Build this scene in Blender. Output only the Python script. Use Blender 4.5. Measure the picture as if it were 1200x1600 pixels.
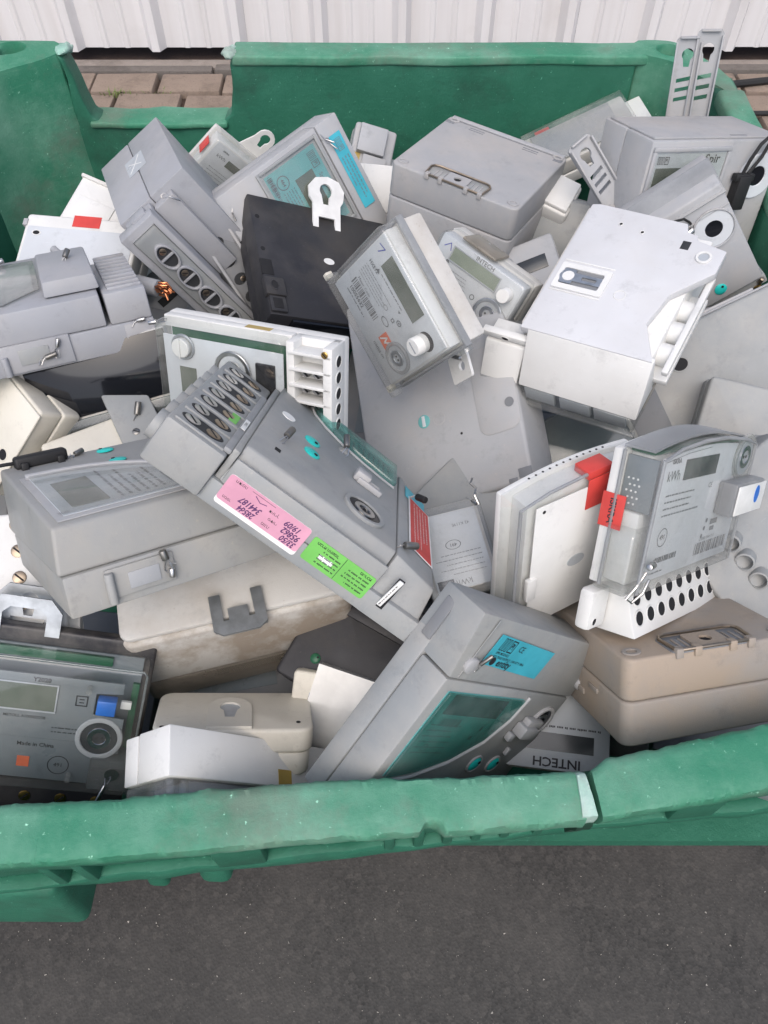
import bpy, bmesh, math, random
from mathutils import Vector, Matrix, Quaternion
R_=math.radians
sc=bpy.context.scene
for o in list(bpy.data.objects): bpy.data.objects.remove(o)
# ---------------------------------------------------------------- camera, sky, sun, exposure
CAMH=1.20
cd=bpy.data.cameras.new('camera'); cam=bpy.data.objects.new('camera',cd); sc.collection.objects.link(cam)
cam.location=(0,0,CAMH); cam.rotation_euler=(R_(90-54),0,0)
cd.sensor_fit='VERTICAL'; cd.sensor_height=36; cd.lens=36*1230/1600; cd.clip_start=.02; cd.clip_end=200
sc.camera=cam
w=bpy.data.worlds.new('World'); sc.world=w; w.use_nodes=True
nt=w.node_tree; bg=nt.nodes['Background']; sky=nt.nodes.new('ShaderNodeTexSky'); sky.sky_type='NISHITA'; sky.sun_disc=False
SUN_EL,SUN_AZ=56,186     # azimuth: clockwise from +Y (away from the camera)
sky.sun_elevation=R_(SUN_EL); sky.sun_rotation=R_(SUN_AZ); sky.air_density=1.0; sky.dust_density=4.0; sky.ozone_density=1.2
nt.links.new(sky.outputs[0],bg.inputs[0]); bg.inputs[1].default_value=.14
sl=bpy.data.lights.new('sun','SUN'); sl.energy=1.15; sl.angle=R_(60); sl.color=(1,.985,.975)
so=bpy.data.objects.new('sun',sl); sc.collection.objects.link(so); so.location=(0,0,5)
sd=Vector((math.sin(R_(SUN_AZ))*math.cos(R_(SUN_EL)),math.cos(R_(SUN_AZ))*math.cos(R_(SUN_EL)),math.sin(R_(SUN_EL))))
so.rotation_euler=sd.to_track_quat('Z','Y').to_euler()
sc.view_settings.view_transform='Standard'; sc.view_settings.look='None'; sc.view_settings.exposure=0.33; sc.view_settings.gamma=1
sc.view_settings.use_curve_mapping=False
sc.cycles.max_bounces=7; sc.cycles.diffuse_bounces=3; sc.cycles.glossy_bounces=3; sc.cycles.transmission_bounces=4; sc.cycles.transparent_max_bounces=14; sc.cycles.caustics_reflective=False; sc.cycles.caustics_refractive=False
# ---------------------------------------------------------------- helpers
COL=sc.collection
random.seed(7)
class M:
    """collects shapes into one mesh, in the thing's own frame"""
    def __init__(s): s.bm=bmesh.new()
    def _add(s,t):
        me=bpy.data.meshes.new('t'); t.to_mesh(me); t.free(); s.bm.from_mesh(me); bpy.data.meshes.remove(me); return s
    def box(s,x0,x1,y0,y1,z0,z1,bev=.0,seg=2,top=None,mat=None,zonly=False,cr=0):
        """top=(dx0,dx1,dy0,dy1): how far the upper face is drawn in on each side; cr: radius of the upright corners"""
        t=bmesh.new(); d=top or (0,0,0,0)
        v=[t.verts.new(p) for p in ((x0,y0,z0),(x1,y0,z0),(x1,y1,z0),(x0,y1,z0),(x0+d[0],y0+d[2],z1),(x1-d[1],y0+d[2],z1),(x1-d[1],y1-d[3],z1),(x0+d[0],y1-d[3],z1))]
        for f in ((3,2,1,0),(4,5,6,7),(0,1,5,4),(1,2,6,5),(2,3,7,6),(3,0,4,7)): t.faces.new([v[i] for i in f])
        t.normal_update()
        if cr:
            ed=[e for e in t.edges if (e.verts[0] in v[:4])!=(e.verts[1] in v[:4])]
            bmesh.ops.bevel(t,geom=ed,offset=cr,segments=4,affect='EDGES',profile=.5)
        if bev:
            t.normal_update(); ed=[e for e in t.edges if len(e.link_faces)==2 and e.calc_face_angle(0)>.5]
            bmesh.ops.bevel(t,geom=ed,offset=bev,segments=seg,affect='EDGES',profile=.5,clamp_overlap=True)
        if mat is not None: bmesh.ops.transform(t,matrix=mat,verts=t.verts)
        return s._add(t)
    def prism(s,poly,a0,a1,ax='z',bev=0,seg=2,mat=None):
        t=bmesh.new(); f={'z':lambda p,a:(p[0],p[1],a),'x':lambda p,a:(a,p[0],p[1]),'y':lambda p,a:(p[0],a,p[1])}[ax]
        b=[t.verts.new(f(p,a0)) for p in poly]; c=[t.verts.new(f(p,a1)) for p in poly]; n=len(poly)
        t.faces.new(b[::-1]); t.faces.new(c)
        for i in range(n): t.faces.new((b[i],b[(i+1)%n],c[(i+1)%n],c[i]))
        bmesh.ops.recalc_face_normals(t,faces=t.faces)
        if bev:
            ed=[e for e in t.edges if e.calc_face_angle(0)>.4]
            bmesh.ops.bevel(t,geom=ed,offset=bev,segments=seg,affect='EDGES',profile=.5,clamp_overlap=True)
        if mat is not None: bmesh.ops.transform(t,matrix=mat,verts=t.verts)
        return s._add(t)
    def cyl(s,c,ax,r,h,n=20,r2=None,bev=0):
        t=bmesh.new(); bmesh.ops.create_cone(t,cap_ends=True,segments=n,radius1=r,radius2=r if r2 is None else r2,depth=h)
        if bev:
            ed=[e for e in t.edges if e.calc_face_angle(0)>.8]
            bmesh.ops.bevel(t,geom=ed,offset=bev,segments=2,affect='EDGES',profile=.5)
        q=Vector(ax).normalized().to_track_quat('Z','Y'); bmesh.ops.transform(t,matrix=Matrix.Translation(Vector(c)+Vector(ax).normalized()*h/2)@q.to_matrix().to_4x4(),verts=t.verts)
        return s._add(t)
    def lathe(s,c,ax,prof,n=24,sx=1,closed=False):
        """prof: list of (radius, height); revolved about ax through c"""
        t=bmesh.new(); rings=[]
        for r,h in prof: rings.append([t.verts.new((sx*r*math.cos(2*math.pi*i/n),r*math.sin(2*math.pi*i/n),h)) for i in range(n)])
        pr=list(zip(rings,rings[1:]))
        if closed: pr.append((rings[-1],rings[0]))
        for a,b in pr:
            for i in range(n): t.faces.new((a[i],a[(i+1)%n],b[(i+1)%n],b[i]))
        if not closed:
            for rg in (rings[0],rings[-1]):
                try: t.faces.new(rg)
                except ValueError: pass
        bmesh.ops.recalc_face_normals(t,faces=t.faces)
        q=Vector(ax).normalized().to_track_quat('Z','Y'); bmesh.ops.transform(t,matrix=Matrix.Translation(Vector(c))@q.to_matrix().to_4x4(),verts=t.verts)
        return s._add(t)
    def ring(s,c,ax,ro,ri,h,n=28,sx=1):
        e=min(h,ro-ri)*.25
        return s.lathe(c,ax,[(ri,0),(ro,0),(ro,h-e),(ro-e,h),(ri+e,h),(ri,h-e)],n,sx,closed=True)
    def tube(s,pts,r,n=8,closed=False):
        t=bmesh.new(); P=[Vector(p) for p in pts]; rings=[]; up=None; N=len(P)
        for i,p in enumerate(P):
            a=P[(i-1)%N] if (closed or i) else p; b=P[(i+1)%N] if (closed or i<N-1) else p
            d=(b-a).normalized(); u=d.orthogonal().normalized() if up is None else (up-d*up.dot(d)).normalized(); up=u; v=d.cross(u)
            rings.append([t.verts.new(p+(u*math.cos(2*math.pi*k/n)+v*math.sin(2*math.pi*k/n))*r) for k in range(n)])
        pr=list(zip(rings,rings[1:]))+([(rings[-1],rings[0])] if closed else [])
        for a,b in pr:
            for k in range(n): t.faces.new((a[k],a[(k+1)%n],b[(k+1)%n],b[k]))
        if not closed: t.faces.new(rings[0][::-1]); t.faces.new(rings[-1])
        bmesh.ops.recalc_face_normals(t,faces=t.faces)
        return s._add(t)
    def sphere(s,c,r,sz=(1,1,1)):
        t=bmesh.new(); bmesh.ops.create_uvsphere(t,u_segments=14,v_segments=8,radius=r); bmesh.ops.transform(t,matrix=Matrix.Translation(c)@Matrix.Diagonal((*sz,1)),verts=t.verts); return s._add(t)
    def xf(s,mat): bmesh.ops.transform(s.bm,matrix=mat,verts=s.bm.verts); return s
    def mesh(s,name,mat,smooth=35):
        me=bpy.data.meshes.new(name); s.bm.to_mesh(me); s.bm.free()
        if mat: me.materials.append(mat)
        if smooth:
            me.polygons.foreach_set('use_smooth',[True]*len(me.polygons)); me.set_sharp_from_angle(angle=R_(smooth))
        return me
def part(name,m,mat,parent,label=None,kind=None,smooth=35):
    me=m.mesh(name,mat,smooth) if isinstance(m,M) else m
    o=bpy.data.objects.new(name,me); COL.objects.link(o); o.parent=parent
    if label: o['label']=label
    if kind: o['kind']=kind
    return o
def thing(name,label,cat,pose=None,group=None,loc=None):
    o=bpy.data.objects.new(name,None); COL.objects.link(o); o.empty_display_size=.02
    if pose: p=POSE[pose]; o.location=p['T']; o.rotation_mode='QUATERNION'; o.rotation_quaternion=p['q']; o.scale=(p.get('s',1),)*3
    if loc: o.location=loc
    o['label']=label; o['category']=cat
    if group: o['group']=group
    return o
def copy_tree(o,parent=None):
    c=o.copy(); COL.objects.link(c); c.parent=parent
    for ch in [x for x in bpy.data.objects if x.parent==o]: copy_tree(ch,c)
    return c
def rot(ax,deg,c=(0,0,0)): return Matrix.Translation(c)@Matrix.Rotation(R_(deg),4,ax)@Matrix.Translation(-Vector(c))
def frame(o,u,v):
    """matrix that takes (a,b,c) to o+a*u+b*v+c*n"""
    u=Vector(u).normalized(); n=u.cross(Vector(v)).normalized(); v=n.cross(u)
    return Matrix(((u.x,v.x,n.x,o[0]),(u.y,v.y,n.y,o[1]),(u.z,v.z,n.z,o[2]),(0,0,0,1)))
_tc={}
def text_mesh(t,size,align='LEFT',bold=0,shear=0,sx=1,mirror=False):
    cu=bpy.data.curves.new('print','FONT'); cu.body=t; cu.size=size; cu.align_x=align; cu.align_y='CENTER'; cu.offset=bold*size; cu.shear=shear; cu.resolution_u=2
    ob=bpy.data.objects.new('print',cu); COL.objects.link(ob)
    dg=bpy.context.evaluated_depsgraph_get(); dg.update()
    me=bpy.data.meshes.new_from_object(ob.evaluated_get(dg)); bpy.data.objects.remove(ob); bpy.data.curves.remove(cu)
    if sx!=1: me.transform(Matrix.Diagonal((sx,1,1,1)))
    return me
class Print(M):
    """flat print laid on a face given by a frame; lines of text and bars"""
    def __init__(s,fr): super().__init__(); s.fr=fr
    def t(s,txt,x,y,size,ang=0,**k):
        me=text_mesh(txt,size,**k); b=bmesh.new(); b.from_mesh(me); bpy.data.meshes.remove(me)
        bmesh.ops.transform(b,matrix=s.fr@Matrix.Translation((x,y,0))@Matrix.Rotation(R_(ang),4,'Z'),verts=b.verts); s._add(b); return s
    def r(s,x0,x1,y0,y1,ang=0,c=(0,0)):
        b=bmesh.new(); v=[b.verts.new(p) for p in ((x0,y0,0),(x1,y0,0),(x1,y1,0),(x0,y1,0))]; b.faces.new(v)
        bmesh.ops.transform(b,matrix=s.fr,verts=b.verts); s._add(b); return s
    def bars(s,x0,x1,y0,y1,rows,seed=0,frac=.45):
        """small print too fine to read: rows of broken dashes"""
        rg=random.Random(seed); h=(y1-y0)/rows
        for i in range(rows):
            x=x0; yy=y1-(i+.5)*h; end=x0+(x1-x0)*rg.uniform(.6,1)
            while x<end:
                for _ in range(rg.randint(2,6)):
                    cw=h*frac*.62; ch=h*frac*rg.choice((.35,.35,.5)); s.r(x,min(x+cw*.72,end),yy-h*frac*.35,yy+ch)
                    x+=cw
                    if x>=end: break
                x+=h*frac*.6
        return s
    def barcode(s,x0,x1,y0,y1,seed=1,vert=False):
        rg=random.Random(seed); n=0
        a,b=(y0,y1) if vert else (x0,x1); u=(b-a)/60; p=a
        while p<b-u:
            k=rg.choice((1,1,2,3))*u
            if vert: s.r(x0,x1,p,min(p+k,b))
            else: s.r(p,min(p+k,b),y0,y1)
            p+=k+rg.choice((1,1,2,2))*u
        return s
    def circ(s,x,y,ro,ri,n=24,sx=1):
        b=bmesh.new(); A=[b.verts.new((x+sx*ro*math.cos(2*math.pi*i/n),y+ro*math.sin(2*math.pi*i/n),0)) for i in range(n)]
        if ri>0:
            B=[b.verts.new((x+sx*ri*math.cos(2*math.pi*i/n),y+ri*math.sin(2*math.pi*i/n),0)) for i in range(n)]
            for i in range(n): b.faces.new((A[i],A[(i+1)%n],B[(i+1)%n],B[i]))
        else: b.faces.new(A)
        bmesh.ops.transform(b,matrix=s.fr,verts=b.verts); s._add(b); return s
    def line(s,pts,w):
        for p,q in zip(pts,pts[1:]):
            p=Vector((*p,0));q=Vector((*q,0)); d=(q-p).normalized(); n=Vector((-d.y,d.x,0))*w/2; p=p-d*w*.3; q=q+d*w*.3
            b=bmesh.new(); b.faces.new([b.verts.new(k) for k in (p-n,q-n,q+n,p+n)]); bmesh.ops.transform(b,matrix=s.fr,verts=b.verts); s._add(b)
        return s
# ---------------------------------------------------------------- materials
MT={}
def newmat(name):
    m=bpy.data.materials.new(name); m.use_nodes=True; MT[name]=m; n=m.node_tree.nodes; return m,n,m.node_tree.links,n['Principled BSDF']
def coords(n,l,scale=1,rnd=True):
    tc=n.new('ShaderNodeTexCoord')
    if not rnd: return tc.outputs['Object']
    oi=n.new('ShaderNodeObjectInfo'); ml=n.new('ShaderNodeMath'); ml.operation='MULTIPLY'; ml.inputs[1].default_value=7.3; l.new(oi.outputs['Random'],ml.inputs[0])
    va=n.new('ShaderNodeVectorMath'); va.operation='ADD'; l.new(tc.outputs['Object'],va.inputs[0]); l.new(ml.outputs[0],va.inputs[1]); return va.outputs[0]
def noise(n,l,vec,scale,detail=5,rough=.55,lo=.35,hi=.65):
    t=n.new('ShaderNodeTexNoise'); t.inputs['Scale'].default_value=scale; t.inputs['Detail'].default_value=detail; t.inputs['Roughness'].default_value=rough; l.new(vec,t.inputs['Vector'])
    r=n.new('ShaderNodeMapRange'); r.inputs['From Min'].default_value=lo; r.inputs['From Max'].default_value=hi; l.new(t.outputs['Fac'],r.inputs['Value']); return r.outputs[0]
def mix(n,l,fac,a,b):
    m=n.new('ShaderNodeMix'); m.data_type='RGBA'
    if isinstance(fac,float): m.inputs[0].default_value=fac
    else: l.new(fac,m.inputs[0])
    for k,v in ((6,a),(7,b)):
        if isinstance(v,tuple): m.inputs[k].default_value=(*v,1)
        else: l.new(v,m.inputs[k])
    return m.outputs[2]
def mul(n,l,a,b):
    m=n.new('ShaderNodeMath'); m.operation='MULTIPLY'
    for k,v in ((0,a),(1,b)):
        if isinstance(v,(int,float)): m.inputs[k].default_value=v
        else: l.new(v,m.inputs[k])
    return m.outputs[0]
def bump(n,l,b,h,strength,dist=.001):
    bp=n.new('ShaderNodeBump'); bp.inputs['Strength'].default_value=strength; bp.inputs['Distance'].default_value=dist; l.new(h,bp.inputs['Height']); l.new(bp.outputs[0],b.inputs['Normal'])
def plastic(name,col,rough=.5,dust=.25,dcol=(.42,.38,.32),dscale=14,var=.06,spec=.4,lo=.46,hi=.72):
    m,n,l,b=newmat(name); v=coords(n,l)
    c=mix(n,l,noise(n,l,v,9,4),tuple(x*(1-var) for x in col),tuple(min(1,x*(1+var)) for x in col))
    if dust:
        dm=mul(n,l,noise(n,l,v,dscale,9,.66,lo,hi),dust); c=mix(n,l,dm,c,dcol)
        sp=noise(n,l,v,260,3,.6,.66,.74); c=mix(n,l,mul(n,l,sp,min(.5,dust)),c,dcol)
    if dust:
        st=n.new('ShaderNodeMapping'); st.inputs['Scale'].default_value=(35,420,35); st.inputs['Rotation'].default_value=(.3,.2,.6); l.new(v,st.inputs[0])
        c=mix(n,l,mul(n,l,noise(n,l,st.outputs[0],1,4,.7,.66,.74),.35),c,tuple(min(1,x*1.35+.03) for x in col))
        sm=noise(n,l,v,38,10,.75,.55,.78); c=mix(n,l,mul(n,l,sm,.7),c,tuple(x*.62 for x in col))
        gr=noise(n,l,v,5.5,9,.7,.5,.72); c=mix(n,l,mul(n,l,gr,.30),c,tuple(a*.6+b_*.25 for a,b_ in zip(col,(.55,.47,.36))))
    l.new(c,b.inputs['Base Color'])
    rr=n.new('ShaderNodeMapRange'); l.new(noise(n,l,v,22,6),rr.inputs['Value']); rr.inputs['To Min'].default_value=rough-.08; rr.inputs['To Max'].default_value=min(1,rough+.12); l.new(rr.outputs[0],b.inputs['Roughness'])
    b.inputs['Specular IOR Level'].default_value=spec
    bump(n,l,b,noise(n,l,v,900,2),.12,.0004)
    return m
def metal(name,col,rough=.3):
    m,n,l,b=newmat(name); v=coords(n,l); c=mix(n,l,noise(n,l,v,60,4),tuple(x*.7 for x in col),col); l.new(c,b.inputs['Base Color'])
    b.inputs['Metallic'].default_value=1; b.inputs['Roughness'].default_value=rough; return m
def flat(name,col,rough=.6):
    m,n,l,b=newmat(name); v=coords(n,l); c=mix(n,l,noise(n,l,v,40,4),tuple(x*.9 for x in col),tuple(min(1,x*1.08) for x in col)); l.new(c,b.inputs['Base Color']); b.inputs['Roughness'].default_value=rough; return m
def clear(name,tint=(.96,.975,.97),dust=.12,dcol=(.6,.58,.55),rough=.08,dmin=.02,dscale=12):
    """thin clear plastic: see-through, glossy at grazing angles, hazy where dusty"""
    m=bpy.data.materials.new(name); m.use_nodes=True; MT[name]=m; n=m.node_tree.nodes; l=m.node_tree.links; n.remove(n['Principled BSDF']); out=n['Material Output']
    v=coords(n,l); tr=n.new('ShaderNodeBsdfTransparent'); tr.inputs[0].default_value=(*tint,1)
    gl=n.new('ShaderNodeBsdfGlossy'); gl.inputs['Roughness'].default_value=rough; df=n.new('ShaderNodeBsdfDiffuse'); df.inputs[0].default_value=(*dcol,1)
    lw=n.new('ShaderNodeLayerWeight'); lw.inputs[0].default_value=.5; pw=n.new('ShaderNodeMath'); pw.operation='POWER'; pw.inputs[1].default_value=4; l.new(lw.outputs['Facing'],pw.inputs[0])
    mm=n.new('ShaderNodeMapRange'); l.new(pw.outputs[0],mm.inputs['Value']); mm.inputs['To Min'].default_value=.07; mm.inputs['To Max'].default_value=.75
    a=n.new('ShaderNodeMixShader'); l.new(mm.outputs[0],a.inputs[0]); l.new(tr.outputs[0],a.inputs[1]); l.new(gl.outputs[0],a.inputs[2])
    mr=n.new('ShaderNodeMapRange'); l.new(noise(n,l,v,dscale,8,.65,.42,.72),mr.inputs['Value']); mr.inputs['To Min'].default_value=dmin; mr.inputs['To Max'].default_value=dmin+dust
    bsh=n.new('ShaderNodeMixShader'); l.new(mr.outputs[0],bsh.inputs[0]); l.new(a.outputs[0],bsh.inputs[1]); l.new(df.outputs[0],bsh.inputs[2]); l.new(bsh.outputs[0],out.inputs['Surface']); return m
plastic('grey',(.30,.315,.32),.45,.42,(.45,.42,.38),16,lo=.44,hi=.7)
plastic('grey_cool',(.35,.36,.385),.45,.3,(.47,.44,.41),13,lo=.44,hi=.7)
plastic('grey_warm',(.335,.34,.335),.5,.45,(.46,.42,.36),11,lo=.44,hi=.7)
plastic('white_grey',(.63,.635,.65),.45,.2,(.5,.46,.41),10)
plastic('grey_light',(.40,.41,.425),.5,.45,(.5,.46,.42),12,lo=.44,hi=.7)
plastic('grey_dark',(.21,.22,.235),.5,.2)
plastic('grey_dusty',(.37,.375,.385),.55,.6,(.47,.42,.37),9,lo=.42,hi=.68)
plastic('grey_brown',(.30,.285,.27),.65,1.0,(.37,.30,.235),7,lo=.36,hi=.6)
plastic('white',(.74,.74,.72),.42,.10,(.5,.46,.4))
plastic('white_dirty',(.66,.65,.62),.5,.55,(.42,.36,.29),10)
plastic('white_mud',(.62,.60,.56),.6,1.0,(.33,.27,.21),11,lo=.47,hi=.60)
plastic('cream',(.70,.67,.59),.45,.3,(.44,.38,.3),10)
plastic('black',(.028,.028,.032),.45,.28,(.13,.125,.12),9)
plastic('black_dusty',(.022,.022,.027),.4,.9,(.17,.16,.15),11,spec=.5)
plastic('label_white',(.62,.65,.68),.4,.12)
plastic('label_silver',(.42,.45,.48),.35,.15)
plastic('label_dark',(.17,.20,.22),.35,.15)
plastic('label_teal',(.16,.44,.44),.4,.2)
flat('cyan',(.02,.55,.50),.4); flat('sticker_cyan',(.06,.42,.52),.45); flat('sticker_pink',(.66,.32,.43),.55); flat('sticker_green',(.17,.52,.10),.5); flat('sticker_red',(.62,.06,.05),.5); flat('orange',(.72,.15,.06),.5); flat('sticker_white',(.78,.78,.76),.5)
flat('ink',(.02,.02,.025),.6); flat('ink_grey',(.16,.17,.18),.6); flat('ink_faint',(.34,.36,.38),.6); flat('ink_blue',(.06,.08,.4),.6); flat('ink_purple',(.10,.03,.12),.6); flat('blue',(.02,.16,.6),.35); flat('gold',(.42,.30,.08),.4); flat('hole',(.012,.012,.014),.8); flat('void',(.03,.032,.035),.7)  # hole, void: near-black that paints the shade inside openings
flat('lcd',(.135,.155,.125),.25); flat('lcd_dark',(.045,.05,.055),.2); flat('lcd_green',(.24,.29,.22),.3); flat('pcb',(.02,.12,.06),.4); flat('glass_black',(.008,.009,.012),.08); flat('rubber',(.015,.015,.016),.6); flat('mirror_white',(.75,.75,.73),.15)
metal('steel',(.62,.61,.6),.3); metal('lead',(.32,.31,.29),.45); metal('brass',(.55,.36,.12),.35); metal('copper',(.72,.28,.13),.3); metal('zinc',(.62,.65,.68),.5); metal('tarnish',(.42,.34,.26),.4); metal('chrome',(.8,.8,.82),.12)
clear('clear'); clear('clear_dusty',(.95,.96,.955),.22,(.66,.64,.61),.12,.05); clear('clear_mud',(.75,.74,.7),.65,(.42,.37,.31),.3,.25,9); clear('clear_teal',(.45,.80,.76),.14,(.42,.52,.5),.08,.06); clear('clear_grey',(.6,.68,.68),.25,(.42,.44,.44),.12,.10)
clear('frost',(.75,.77,.78),.35,(.45,.46,.47),.3,.42)
# ---------------------------------------------------------------- ground, paving, fence
def env_mats():
    m,n,l,b=newmat('asphalt'); v=coords(n,l,rnd=False)
    vo=n.new('ShaderNodeTexVoronoi'); vo.inputs['Scale'].default_value=260; l.new(v,vo.inputs['Vector'])
    cr=n.new('ShaderNodeMapRange'); l.new(vo.outputs['Color'],cr.inputs['Value'])
    c=mix(n,l,cr.outputs[0],(.034,.033,.032),(.072,.069,.066))
    c=mix(n,l,noise(n,l,v,5,6,.6,.4,.65),c,(.075,.071,.067)); c=mix(n,l,mul(n,l,noise(n,l,v,1.6,5,.6,.45,.7),.6),c,(.042,.040,.039))
    v2=n.new('ShaderNodeTexVoronoi'); v2.inputs['Scale'].default_value=130; l.new(v,v2.inputs['Vector']); cr2=n.new('ShaderNodeMapRange'); l.new(v2.outputs['Color'],cr2.inputs['Value']); cr2.inputs['From Min'].default_value=.55; c=mix(n,l,mul(n,l,cr2.outputs[0],.45),c,(.115,.106,.098)); c=mix(n,l,noise(n,l,v,420,2,.5,.70,.76),c,(.24,.22,.20)); c=mix(n,l,mul(n,l,noise(n,l,v,30,8,.75,.55,.75),.6),c,(.03,.029,.028))
    l.new(c,b.inputs['Base Color']); b.inputs['Roughness'].default_value=.9; bump(n,l,b,vo.outputs['Distance'],.3,.002)
    for nm,col,d in (('paver',(.29,.225,.18),(.12,.09,.07)),('concrete',(.30,.26,.23),(.12,.10,.085)),('kerb',(.17,.15,.135),(.08,.068,.06)),('soil',(.075,.05,.038),(.03,.02,.016))):
        m,n,l,b=newmat(nm); v=coords(n,l); c=mix(n,l,noise(n,l,v,18,8,.65,.4,.7),col,tuple(x*.8+y*.2 for x,y in zip(col,d))); c=mix(n,l,mul(n,l,noise(n,l,v,7,8,.7,.5,.7),.8),c,d); c=mix(n,l,noise(n,l,v,240,3,.6,.62,.72),c,d)
        l.new(c,b.inputs['Base Color']); b.inputs['Roughness'].default_value=.9; bump(n,l,b,noise(n,l,v,150,6,.7),.5,.003)
    m,n,l,b=newmat('fence_white'); tc=n.new('ShaderNodeTexCoord'); mp=n.new('ShaderNodeMapping'); mp.inputs['Scale'].default_value=(14,1,.7); l.new(tc.outputs['Object'],mp.inputs[0])
    c=mix(n,l,noise(n,l,mp.outputs[0],1.2,5,.55,.42,.75),(.79,.78,.79),(.70,.68,.68)); c=mix(n,l,mul(n,l,noise(n,l,tc.outputs['Object'],3,8,.7,.55,.75),.3),c,(.58,.55,.53)); l.new(c,b.inputs['Base Color']); b.inputs['Roughness'].default_value=.3; b.inputs['Specular IOR Level'].default_value=.35
    # bin plastic: rotational moulded polyethylene, scuffed
    for nm,base,lite,amt in (('bin_green',(.026,.15,.092),(.055,.225,.15),.8),('bin_rim',(.042,.23,.135),(.20,.41,.30),1.1),('bin_scar',(.25,.5,.4),(.72,.76,.72),1)):
        m,n,l,b=newmat(nm); v=coords(n,l,rnd=False)
        c=mix(n,l,mul(n,l,noise(n,l,v,7,9,.68,.38,.68),amt*.75),base,lite)
        st=n.new('ShaderNodeMapping'); st.inputs['Scale'].default_value=(6,6,90); l.new(v,st.inputs[0]); c=mix(n,l,mul(n,l,noise(n,l,st.outputs[0],4,6,.7,.56,.74),.35),c,lite)
        c=mix(n,l,mul(n,l,noise(n,l,v,6.5,9,.72,.50,.66),.6),c,(.17,.18,.145) if nm!='bin_green' else (.03,.075,.055))
        sv=n.new('ShaderNodeMapping'); sv.inputs['Scale'].default_value=(260,12,12); sv.inputs['Rotation'].default_value=(0,0,.5); l.new(v,sv.inputs[0]); c=mix(n,l,mul(n,l,noise(n,l,sv.outputs[0],1,5,.7,.64,.72),.4),c,tuple(x*.55 for x in base))
        c=mix(n,l,noise(n,l,v,160,4,.7,.66,.74),c,tuple(min(1,x*1.9+.06) for x in lite))
        l.new(c,b.inputs['Base Color']); b.inputs['Roughness'].default_value=.5; b.inputs['Specular IOR Level'].default_value=.35
        h=noise(n,l,v,70,10,.8,.2,.8); bump(n,l,b,h,.35,.004)
env_mats(); plastic('crack',(.01,.05,.03),.8,.1)
def structure(name,m,mat,smooth=30):
    o=part(name,m,MT[mat],None,smooth=smooth); o['kind']='structure'; return o
m=M(); m.box(-30,30,-20,2.16,-.3,0); structure('ground',m,'asphalt')
m=M(); m.box(-30,30,2.16,40,-.3,-.012); g2=structure('verge',m,'soil')
# paving in courses, each brick its own piece
pav=bpy.data.objects.new('pavement',None); COL.objects.link(pav); pav['kind']='structure'
m=M(); m.box(-2.75,2.75,2.16,2.535,-.28,.004); part('mortar_bed',m,MT['soil'],pav)
BR=[]
for k in range(4):
    m=M(); m.box(-.094,.094,-.056,.056,-.03,.022+.002*k,.006,2); BR.append(m.mesh('brick',MT['paver']))
rg=random.Random(3)
for r in range(3):
    for i in range(-13,14):
        o=part('brick',BR[rg.randrange(4)],None,pav); o.location=(i*.198+(.09 if r%2 else 0)+rg.uniform(-.004,.004),2.478-r*.123+rg.uniform(-.003,.003),rg.uniform(-.004,.003)); o.rotation_euler=(rg.uniform(-.01,.01),rg.uniform(-.01,.01),rg.uniform(-.015,.015))
kb=bpy.data.objects.new('kerb',None); COL.objects.link(kb); kb['kind']='structure'
x=-4; i=0
while x<4:
    L=.5+rg.uniform(-.04,.04); m=M(); m.box(x,x+L-.008,2.545,2.585,-.1,.03+rg.uniform(-.004,.004),.006,2); part('kerb_stone',m,MT['kerb'],kb); x+=L
m=M(); m.box(-4.5,4.5,2.592,2.652,-.1,.016,.008); structure('concrete_strip',m,'concrete')
m=M(); m.box(-6,6,2.95,3.05,-.1,.42,.01); structure('light_block_wall',m,'soil')  # added dark wall keeps light from leaking through the gap under the fence
# fence of ribbed sheets
fen=thing('sheet_metal_fence','white ribbed sheet metal fence behind the green bin','fence',loc=(0,2.69,.036))
def rib_sheet(x0,n,pitch=.26):
    pr=[]
    for i in range(n):
        a=x0+i*pitch
        pr+=[(a,0),(a+.056,0),(a+.062,-.004),(a+.072,-.004),(a+.078,0),(a+.124,0),(a+.130,-.004),(a+.140,-.004),(a+.146,0),(a+.200,0),(a+.219,-.032),(a+.243,-.032)]
    pr.append((x0+n*pitch,0)); return pr
for s in range(9):
    pr=rib_sheet(-4.68+.085+s*1.04,4); b=bmesh.new(); z0=0+rg.uniform(-.004,.004); zz=[z0,.4,1.1,2.1]
    rows=[[b.verts.new((p[0]+(.0 if s%2 else .0),p[1]-.0012*(s%2),z)) for p in pr] for z in zz]
    for r0,r1 in zip(rows,rows[1:]):
        for i in range(len(pr)-1): b.faces.new((r0[i],r0[i+1],r1[i+1],r1[i]))
    bmesh.ops.recalc_face_normals(b,faces=b.faces); mm=M(); mm._add(b); part('sheet',mm,MT['fence_white'],fen,smooth=25)
m=M()
for zz in (.55,1.5): m.box(-4.6,4.7,.012,.045,zz,zz+.04,.003)
part('rail',m,MT['zinc'],fen)
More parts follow.
